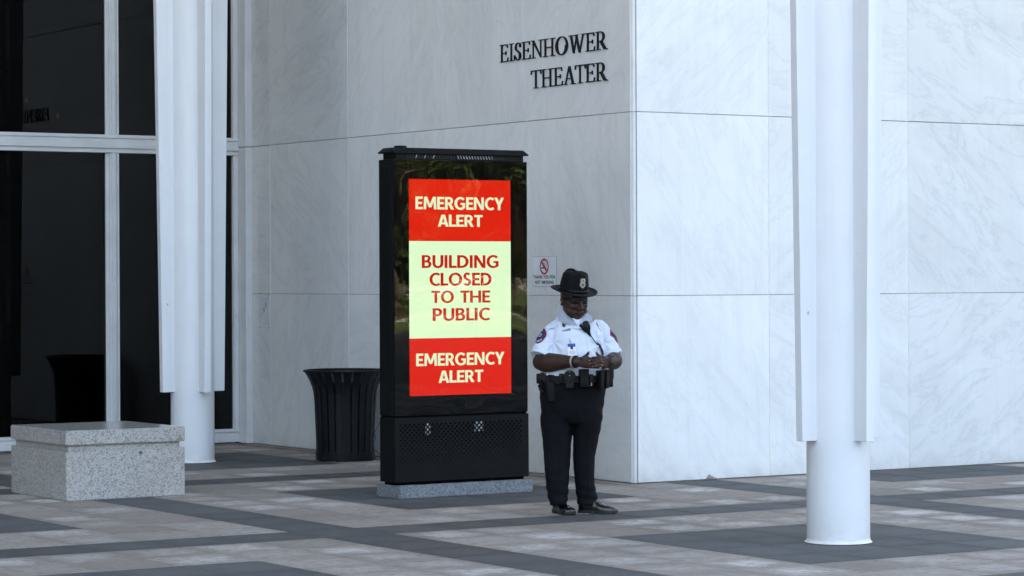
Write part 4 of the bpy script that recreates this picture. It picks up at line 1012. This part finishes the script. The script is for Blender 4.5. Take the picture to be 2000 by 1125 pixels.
# ---- chest pins, badge, card, microphone
front('emblem_pin', [(1099, 633), (1103, 632), (1106.5, 635), (1105, 638.5), (1101, 638)], M['sign_black'], .005, .003); front('emblem_pin', [(1102, 634), (1105.5, 635.5), (1104.5, 638)], M['gold'], .007, .002)
front('name_bar', [(1099, 645), (1115, 641.5), (1115.5, 644.5), (1099.5, 648)], plain('name_bar', (.30, .27, .25), .35, metal=.4), .0078, .002)
b_ = B(); tube(b_, [sy(1167, 631.5, .008), sy(1169.5, 636, .009), sy(1172, 640.5, .009), sy(1174.5, 645, .008)], [.006, .009, .009, .005], 8); pmesh('chest_badge', b_, M['silver'], shirt)
for a, b in ((1157, 622.5), (1101, 621)): b_ = B(); ellipsoid(b_, sy(a, b, .016), (.0075, .002, .003), None, 10, 8); pmesh('collar_pin', b_, M['gold'], shirt)
for a in (1168.5, 1171.2): front('pen', [(a - .6, 646.5), (a + .6, 646.5), (a + .7, 658), (a - .5, 658)], M['sign_white'], .008, .003)
cy = BVH_S.ray_cast(Vector((X(1117), -1, Z(682))), Vector((0, 1, 0)))[0].y
ct = BVH_S.ray_cast(Vector((X(1117), -1, Z(662))), Vector((0, 1, 0)))[0].y
def card(px0, px1, py0, py1, off, th=.0016, mat=None, name='card', parent=None):
    b_ = B(); pts = []
    for px_, py_ in ((px0, py1), (px1, py1), (px1, py0), (px0, py0)):
        k = (py_ - 669) / 26; pts.append(Vector((X(px_) + .010 * k, min(ct, cy) - .012 - .006 * k - off, Z(py_ - (px_ - 1117) * .05))))
    A = [b_.verts.new(p) for p in pts]; C = [b_.verts.new(p + Vector((0, th, 0))) for p in pts]; b_.faces.new(A); b_.faces.new(C[::-1])
    for i in range(4): b_.faces.new((A[i], C[i], C[(i + 1) % 4], A[(i + 1) % 4]))
    bmesh.ops.recalc_face_normals(b_, faces=list(b_.faces)); return pmesh(name, b_, mat, parent)
idc = card(1108.5, 1125.5, 669, 695, 0, .003, M['sign_white'], 'identity_card'); card(1109.5, 1124.5, 669.6, 676, .0008, .001, M['blue'], 'card_header', idc); card(1114.5, 1119.5, 673.5, 680.5, .0014, .001, M['sign_black'], 'card_photo', idc)
for q in (684, 686.3, 688.6): card(1111.5, 1123, q, q + .6, .0008, .0005, plain('card_print', (.2, .22, .26), .6), 'card_line', idc)
b_ = B(); tube(b_, [(X(1113.5), ct - .012, Z(660)), (X(1115), ct - .018, Z(665)), (X(1116), cy - .016, Z(669))], .004, 8); pmesh('card_clip', b_, M['silver'], idc)
my = BVH_S.ray_cast(Vector((X(1143), -1, Z(640))), Vector((0, 1, 0)))[0].y
b_ = B(); rg = []
for t, w_, d_ in ((0, .014, .010), (.06, .028, .017), (.25, .034, .020), (.6, .034, .020), (.85, .028, .018), (1.1, .015, .012), (1.45, .009, .009), (1.6, .006, .006)):
    c_ = Vector((X(1140.5), my - .028, Z(628))).lerp(Vector((X(1149.5), my - .030, Z(646))), t); ax = Vector((.62, 0, .78)).normalized()
    ax = Vector((cos(radians(27)), 0, sin(radians(27)))); rg.append([c_ + ax * w_ * math.copysign(abs(cos(a)) ** .7, cos(a)) + Vector((0, 1, 0)) * d_ * math.copysign(abs(sin(a)) ** .7, sin(a)) for a in [2 * pi * j / 20 for j in range(20)]])
loft(b_, rg); mic = pmesh('shoulder_microphone', b_, M['leather'], None, 50)
b_ = B(); tube(b_, [(X(1135.5), my - .03, Z(636)), (X(1137.5), my - .036, Z(637))], .012, 10); pmesh('microphone_clip', b_, M['leather'], mic); 
b_ = B(); tube(b_, catmull([(X(1133), my - .02, Z(634)), (X(1132.5), my - .022, Z(641)), (X(1139), my - .024, Z(647.5)), (X(1147), my - .022, Z(646))], 5), .0018, 6); pmesh('wire_loop', b_, M['rubber'], mic)
def spath(pts, o=.012):
    out = []
    for a, b in pts:
        h = BVH_S.ray_cast(Vector((X(a), -1, Z(b))), Vector((0, 1, 0))); out.append(Vector((X(a), (h[0].y if h[0] else -.1) - o, Z(b))))
    return out
b_ = B(); tube(b_, catmull(spath([(1150, 647), (1156, 656), (1162, 665), (1167, 671)], .016), 5), .0034, 8); pmesh('microphone_cord', b_, M['rubber'], mic)
path = catmull(spath([(1167, 670.5), (1172, 674), (1176, 683), (1178, 692), (1178.5, 712), (1180, 735)], .016), 30); b_ = B(); hel = []
for i, p_ in enumerate(path):
    t_ = (path[min(i + 1, len(path) - 1)] - path[max(i - 1, 0)]).normalized(); u_ = Vector((0, 1, 0)); u_ = (u_ - t_ * u_.dot(t_)).normalized(); v_ = t_.cross(u_); a = i * 1.05
    hel.append(p_ + (u_ * cos(a) + v_ * sin(a)) * .0075)
tube(b_, hel, .0030, 6); pmesh('coiled_cord', b_, M['rubber'], mic)

# ---- duty belt
b_ = B(); bw = lambda rx, ry, z: ell(X(1121.5), -.004, z, rx, ry, 48, RT, 2.2)
loft(b_, [bw(.254, .214, .958), bw(.260, .220, .962), bw(.261, .221, 1.008), bw(.255, .215, 1.012), bw(.246, .206, 1.010), bw(.246, .206, .960), bw(.254, .214, .958)], cap=False); belt = pmesh('duty_belt', b_, M['leather'], None, 50)
def on_belt(px_, out=0):
    """point on belt surface seen at column px"""
    best = None
    for a in range(180, 361, 1):
        c, s = cos(radians(a)), sin(radians(a)); x_ = .261 * math.copysign(abs(c) ** .91, c); y_ = .221 * math.copysign(abs(s) ** .91, s)
        p_ = Vector((X(1121.5) + x_ * cos(RT) - y_ * sin(RT), -.004 + x_ * sin(RT) + y_ * cos(RT), 0)); nn = Vector((x_ / .261 ** 2 * cos(RT) - y_ / .221 ** 2 * sin(RT), x_ / .261 ** 2 * sin(RT) + y_ / .221 ** 2 * cos(RT), 0)).normalized()
        k = abs(p_.x - X(px_)) + (5 if nn.y > .45 else 0)
        if best is None or k < best[0]: best = (k, p_, nn)
    return best[1], best[2]
def pouch(name, px_, z0, z1, w, d, mat, rnd=.008, parent=None, dx=0, flap=True):
    p_, n_ = on_belt(px_); b_ = B(); box(b_, -w / 2, w / 2, -d, .012, z0, z1, rnd, 3); r_ = atan2(n_.x, -n_.y)
    for v in b_.verts: v.co = Matrix.Rotation(r_, 3, 'Z') @ v.co + Vector((p_.x, p_.y, 0))
    o = pmesh(name, b_, mat, parent or belt, 40)
    if flap:
        b_ = B(); zc = z0 + (z1 - z0) * .42; poly = [(-w * .44, z1 + .003), (-w * .44, zc + w * .3), (-w * .34, zc + w * .12), (0, zc), (w * .34, zc + w * .12), (w * .44, zc + w * .3), (w * .44, z1 + .003)]; prism(b_, poly, 'y', -d - .004, -d + .002)
        for v in b_.verts: v.co = Matrix.Rotation(r_, 3, 'Z') @ v.co + Vector((p_.x, p_.y, 0))
        pmesh('pouch_flap', b_, mat, o, 40)
    return o
pouch('phone_pouch', 1140, Z(754), Z(719), .068, .042, M['leather']); pouch('buckle_keeper', 1154, Z(752), Z(729), .034, .018, M['leather'], flap=False)
pouch('magazine_pouch', 1169.5, Z(757), Z(722), .034, .046, M['leather'], .006); pouch('magazine_pouch', 1178.5, Z(757), Z(722), .034, .046, M['leather'], .006); pouch('radio_case', 1188, Z(757), Z(722), .052, .036, M['leather'], .008)
pouch('small_pouch', 1097.5, Z(742), Z(727), .028, .02, M['leather'], .004, flap=False); pouch('key_keeper', 1058, Z(748), Z(728), .04, .03, M['leather'], .008, flap=False)
b_ = B(); p_, n_ = on_belt(1155); tube(b_, [(p_.x, p_.y - .022, Z(746)), (p_.x + .004, p_.y - .022, Z(750)), (p_.x - .006, p_.y - .022, Z(751))], .003, 6); pmesh('key_clip', b_, M['silver'], belt)
# round handcuff case
p_, n_ = on_belt(1114); b_ = B(); cz = Z(733); r_ = atan2(n_.x, -n_.y); poly = [(.045 * cos(a), .045 * sin(a)) for a in [radians(-35 + 250 * i / 24) for i in range(25)]] + [(-.031, -.045), (-.026, -.082), (.026, -.082), (.031, -.045)]; prism(b_, poly, 'y', -.036, .012)
bmesh.ops.bevel(b_, geom=list(b_.edges), offset=.004, segments=2, affect='EDGES')
for v in b_.verts: v.co = Matrix.Rotation(r_, 3, 'Z') @ v.co + Vector((p_.x, p_.y, cz))
cuff = pmesh('handcuff_case', b_, M['leather'], belt, 40)
b_ = B(); loft(b_, [[(r2 * cos(a), y_, r2 * sin(a)) for a in [2 * pi * i / 28 for i in range(28)]] for r2, y_ in ((.043, -.034), (.041, -.042), (.034, -.042), (.032, -.037))], cap=False)
for v in b_.verts: v.co = Matrix.Rotation(r_, 3, 'Z') @ v.co + Vector((p_.x, p_.y, cz))
pmesh('case_rim', b_, M['leather'], cuff, 40)
for dz, rr in ((.036, .0045), (.008, .0035)): b_ = B(); ellipsoid(b_, Vector((p_.x, p_.y, cz)) + Matrix.Rotation(r_, 3, 'Z') @ Vector((0, -.040, dz)), (rr, .003, rr), None, 10, 8); pmesh('snap', b_, M['silver'], cuff)
# holster and pistol on the hip at viewer's left
hx, hy = X(1079), -.165; hm = Matrix.Rotation(radians(-14), 3, 'Z')
def hput(b_, dx=0, dy=0):
    for v in b_.verts: v.co = hm @ v.co + Vector((hx + dx, hy + dy, 0))
b_ = B(); loft(b_, [[(x0 + sx * w_ , sy_ * d_, z) for sx, sy_ in ((-1, -.7), (-.7, -1), (.7, -1), (1, -.7), (1, .7), (.7, 1), (-.7, 1), (-1, .7))] for z, x0, w_, d_ in ((Z(782), .004, .022, .018), (Z(779), .003, .028, .021), (Z(757), -.003, .032, .024), (Z(741), -.008, .036, .026), (Z(731), .002, .028, .024), (Z(730), .002, .024, .02))]); hput(b_); hol = pmesh('holster', b_, M['leather'], belt, 35)
b_ = B(); prism(b_, [(-.02, Z(742)), (-.02, Z(734)), (-.075, Z(725)), (-.092, Z(731)), (-.09, Z(739)), (-.055, Z(742)), (-.04, Z(752))], 'y', -.016, .014); bmesh.ops.bevel(b_, geom=list(b_.edges), offset=.004, segments=2, affect='EDGES'); hput(b_); pmesh('pistol_grip', b_, M['leather'], hol, 40)
b_ = B(); tube(b_, [(-.07, -.005, Z(747)), (-.095, -.005, Z(752)), (-.085, -.005, Z(760)), (-.065, -.005, Z(764))], .010, 8); hput(b_, 0, .03); pmesh('key_holder', b_, M['leather'], belt, 40)
b_ = B(); box(b_, -.03, .03, .015, .07, Z(760), Z(735), .006, 2); hput(b_); pmesh('holster_hanger', b_, M['leather'], hol, 40)

# ---- shoes
def shoe(cx, cy, ang, L, name):
    d = Vector((sin(ang), -cos(ang), 0)); s_ = Vector((cos(ang), sin(ang), 0)); root = None
    def P(t, w, z): q = Vector((cx, cy, 0)) + d * (t * L) + s_ * w; return (q.x, q.y, z)
    out = [(0, .020), (.03, .031), (.12, .038), (.3, .039), (.45, .041), (.62, .049), (.76, .052), (.88, .046), (.96, .031), (1.0, .012)]
    def halfw(t):
        for (a, wa), (b, wb) in zip(out[:-1], out[1:]):
            if a <= t <= b: k = (t - a) / (b - a); k = k * k * (3 - 2 * k) * .5 + k * .5; return wa + (wb - wa) * k
        return .01
    top = [(0, .085), (.06, .098), (.14, .112), (.28, .118), (.38, .108), (.50, .088), (.62, .070), (.75, .060), (.88, .054), (.96, .042), (1.0, .030)]
    def toph(t):
        for (a, wa), (b, wb) in zip(top[:-1], top[1:]):
            if a <= t <= b: k = (t - a) / (b - a); k = k * k * (3 - 2 * k); return wa + (wb - wa) * k
        return .03
    b_ = B(); rg = []; N = 26
    for i in range(N + 1):
        t = .006 + .985 * i / N; w_ = halfw(t); h = toph(t); pr = []
        for j in range(15):
            a = pi * j / 14; k = cos(a); zz = .022 + (h - .022) * sin(a) ** .62; ww = w_ * math.copysign(abs(k) ** .75, k)
            pr.append(P(t, ww, zz))
        rg.append(pr)
    loft(b_, rg, True, True); up = pmesh(name, b_, M['patent'], None, 55)
    b_ = B(); pol = [(t, halfw(t) + .004) for t in [i / 24 for i in range(25)]]; ol = [(t * 1.012 - .006, w_) for t, w_ in pol] + [(t * 1.012 - .006, -w_) for t, w_ in pol[::-1]]
    def zlo(t): return .001 if t < .30 else (.0125 if t < .40 else max(.001, .0125 - (t - .40) * .11) + max(0, t - .86) * .055)
    A = [b_.verts.new(P(t, w_, zlo(t) + 0.0)) for t, w_ in ol]; C = [b_.verts.new(P(t, w_, .024 + max(0, t - .9) * .04)) for t, w_ in ol]; n = len(ol)
    for i in range(n): b_.faces.new((A[i], A[(i + 1) % n], C[(i + 1) % n], C[i]))
    m_ = 25
    for i in range(m_ - 1): b_.faces.new((A[i], A[n - 1 - i], A[n - 2 - i], A[i + 1])); b_.faces.new((C[i], C[i + 1], C[n - 2 - i], C[n - 1 - i]))
    bmesh.ops.recalc_face_normals(b_, faces=list(b_.faces)); pmesh('sole', b_, M['sole'], up, 40)
    for k in range(4):
        t = .40 + .055 * k; b_ = B(); tube(b_, catmull([P(t, -.020, toph(t) - .004), P(t + .01, 0, toph(t) + .003), P(t, .020, toph(t) - .004)], 4), .0022, 6); pmesh('lace', b_, M['sole'], up)
shoe(X(1085), .085, radians(24), .285, 'shoe'); shoe(X(1131), .055, radians(68), .298, 'shoe')

# ---- hat
HB_ = hp(0, .006, .072); HT = HM @ Matrix.Rotation(radians(3), 3, 'X')
def hat(x, y, z): return HB_ + HT @ Vector((x, y, z))
b_ = B(); rg = []; N = 64
for z, k in ((-.012, 1.03), (.0, 1.035), (.02, 1.025), (.05, .995), (.08, .972), (.10, .950), (.118, .915), (.129, .84), (.136, .68), (.139, .40), (.139, .08)):
    rr = []
    for i in range(N):
        a = 2 * pi * i / N; zz = z; pin = 0
        for pa in (45, 135, 225, 315):
            da = (a - radians(pa) + pi) % (2 * pi) - pi; pin += math.exp(-(da / .33) ** 2)
        h = max(0, z - .04) / .10; k2 = k * (1 - .22 * pin * h ** 1.3 * (1 if k > .3 else .4)); zz = z - (.016 * pin * h if k < .9 else 0) - (.010 * (1 - abs(sin(a))) * h)
        rr.append(hat(.100 * k2 * cos(a), .118 * k2 * sin(a), zz * 1.06))
    rg.append(rr)
loft(b_, rg); hato = pmesh('hat', b_, M['felt'], None, 60)
b_ = B(); rg = []
for r_, dz in ((1.0, .0), (1.25, .0005), (1.6, -.002), (1.86, .002), (1.90, .0035), (1.905, .001), (1.86, -.003), (1.6, -.0065), (1.25, -.0045), (1.0, -.005)):
    rr = []
    for i in range(N):
        a = 2 * pi * i / N; e = (r_ - 1) / .9; rr.append(hat((.101 + (r_ - 1) * .072) * cos(a), (.119 + (r_ - 1) * .080) * sin(a), dz - .006 + .010 * e * e * (cos(a) ** 2) - .006 * e * (sin(a) < 0) * abs(sin(a))))
    rg.append(rr)
loft(b_, rg + [rg[0]], cap=False); pmesh('brim', b_, M['felt'], hato, 60)
b_ = B(); loft(b_, [[hat(.100 * k * cos(2 * pi * i / N), .118 * k * sin(2 * pi * i / N), z) for i in range(N)] for z, k in ((-.002, 1.045), (.001, 1.06), (.014, 1.058), (.016, 1.035))], cap=False); pmesh('hat_band', b_, M['leather'], hato, 60)
# badge on the crown front
bp = [(-.011, .038), (-.017, .034), (-.021, .026), (-.016, .012), (-.022, .0), (-.024, -.014), (-.014, -.026), (0, -.036), (.014, -.026), (.024, -.014), (.022, 0), (.016, .012), (.021, .026), (.017, .034), (.011, .038), (0, .036)]
def on_hat(u, w, o): return hat(u, -.118 * (1.0 - (w + .05) * .42) - o + .5 * u * u / .09, .062 + w)
b_ = B(); A = [b_.verts.new(on_hat(u * .92, w * .92 + .008, .010)) for u, w in bp]; C = [b_.verts.new(on_hat(u, w + .008, .003)) for u, w in bp]; n = len(bp); b_.faces.new(A)
for i in range(n): b_.faces.new((A[i], C[i], C[(i + 1) % n], A[(i + 1) % n]))
bmesh.ops.recalc_face_normals(b_, faces=list(b_.faces)); bd = pmesh('hat_badge', b_, M['silver'], hato, 40)
for w, r_ in ((-.008, .011), (.024, .007)):
    b_ = B(); b_.faces.new([b_.verts.new(on_hat(r_ * cos(a), w + .008 + r_ * sin(a) * .9, .0108)) for a in [2 * pi * i / 18 for i in range(18)]]); pmesh('badge_seal', b_, plain('badge_seal', (.20, .19, .17), .4, metal=.5, var=.5, nscale=150), bd)

# ---- sunglasses
sg = B(); box(sg, -.058, -.006, -.004, .004, -.017, .017, .006, 3)
for v in sg.verts: v.co = Vector(hp(v.co.x, v.co.y - .094 + abs(v.co.x) * .28, v.co.z + .010))
sun_g = pmesh('sunglasses', sg, M['lens'], None, 40)
b_ = B(); box(b_, .006, .058, -.004, .004, -.017, .017, .006, 3)
for v in b_.verts: v.co = Vector(hp(v.co.x, v.co.y - .094 + abs(v.co.x) * .28, v.co.z + .010))
pmesh('lens', b_, M['lens'], sun_g, 40)
b_ = B(); tube(b_, [hp(-.008, -.1, .018), hp(.008, -.1, .018)], .003, 6); pmesh('bridge', b_, M['lens'], sun_g)
for s_ in (-1, 1): b_ = B(); tube(b_, [hp(s_ * .056, -.080, .016), hp(s_ * .076, -.040, .017), hp(s_ * .085, .012, .016)], .0035, 6); pmesh('temple', b_, M['lens'], sun_g)
# clear earpiece tube at the viewer-left ear
b_ = B(); tube(b_, catmull([hp(-.088, .004, .006), hp(-.092, .01, -.02), hp(-.088, .03, -.05), hp(-.09, .05, -.085)], 4), .0022, 6); pmesh('earpiece', b_, M['sign_white'], None)

# ------------------------------------------------------------------ trees and hedge across the lawn: they show in the display glass
def leaf_mat(name, c):
    t = NT(name); oi = t.new('NewGeometry'); r = t.ramp(oi.outputs['Random Per Island'], [(0, tuple(v * .55 for v in c)), (1, tuple(v * 1.5 for v in c))]); t.col(r.outputs[0]); t.rough(.6)
    tr = t.new('BsdfTranslucent'); t.l.new(r.outputs[0], tr.inputs[0]); mx = t.new('MixShader'); mx.inputs[0].default_value = .35
    t.l.new(t.b.outputs[0], mx.inputs[1]); t.l.new(tr.outputs[0], mx.inputs[2]); t.l.new(mx.outputs[0], t.out.inputs[0]); return t.m
LM = [leaf_mat('leaf_dark', (.055, .075, .010)), leaf_mat('leaf_yellow', (.095, .105, .012)), leaf_mat('leaf_green', (.06, .10, .012))]
def tree(d, u, h, rad, low, mat, n, seed, label):
    rnd = random.Random(seed); base = Vector((-1.8, -.17, -.056)) + RD * d + RN * u
    t = empty('lawn_tree', base); tag(t, label, 'tree', 'trees across the lawn')
    bm = B(); tube(bm, [(0, 0, 0), (.05, .02, h * .25), (-.05, .04, h * .55), (0, 0, h * .85)], [rad * .075, rad * .06, rad * .04, rad * .012], 10)
    tips = []
    for k in range(9):
        a = rnd.uniform(0, 2 * pi); z0 = h * rnd.uniform(.2, .6); e = Vector((cos(a) * rad * .7, sin(a) * rad * .7, z0 + h * rnd.uniform(-.05, .25))); tube(bm, [(0, 0, z0), (e.x * .5, e.y * .5, (z0 + e.z) / 2 + .2), e], [rad * .03, rad * .02, rad * .006], 6); tips.append(e)
    mk('trunk', bm, M['bark'], t, 60)
    clumps = []
    for k in range(60):
        a = rnd.uniform(0, 2 * pi); q = rnd.random() ** .5; z = rnd.uniform(low, h); f = sin(pi * min(1, max(.05, (z - low * .5) / (h - low * .5)))) ** .55
        clumps.append((Vector((cos(a) * q * rad * f, sin(a) * q * rad * f, z)), rnd.uniform(.35, .8) * rad * .28))
    V, F = [], []
    for k in range(n):
        c, s = rnd.choice(clumps); p = c + Vector((rnd.gauss(0, 1), rnd.gauss(0, 1), rnd.gauss(0, .8))) * s * .6
        ax = Vector((rnd.gauss(0, 1), rnd.gauss(0, 1), rnd.gauss(0, 1))).normalized(); b = ax.orthogonal().normalized(); c2 = ax.cross(b); L = rnd.uniform(.22, .48); w = L * .5; i = len(V)
        V += [p - b * L * .5, p + c2 * w * .5, p + b * L * .5, p - c2 * w * .5]; F.append((i, i + 1, i + 2, i + 3))
    me = bpy.data.meshes.new('crown'); me.from_pydata([tuple(v) for v in V], [], F); me.materials.append(mat); o = bpy.data.objects.new('crown', me); link(o, t)
tree(101, -5.5, 12, 5.4, .5, LM[0], 9000, 1, 'dark olive tree reflected in the left of the kiosk glass')
tree(108, .5, 14, 6.2, .8, LM[1], 11000, 2, 'yellow green tree reflected along the top of the kiosk glass')
tree(99, 6.0, 11, 4.8, .4, LM[2], 9000, 3, 'bright leafy tree reflected at the right edge of the kiosk glass')
tree(112, 12, 14, 5.8, .6, LM[0], 9000, 4, 'dark tree beyond the lawn, rightmost of the row')
tree(112, -12, 13, 5.8, .6, LM[1], 9000, 5, 'olive tree beyond the lawn, leftmost of the row')
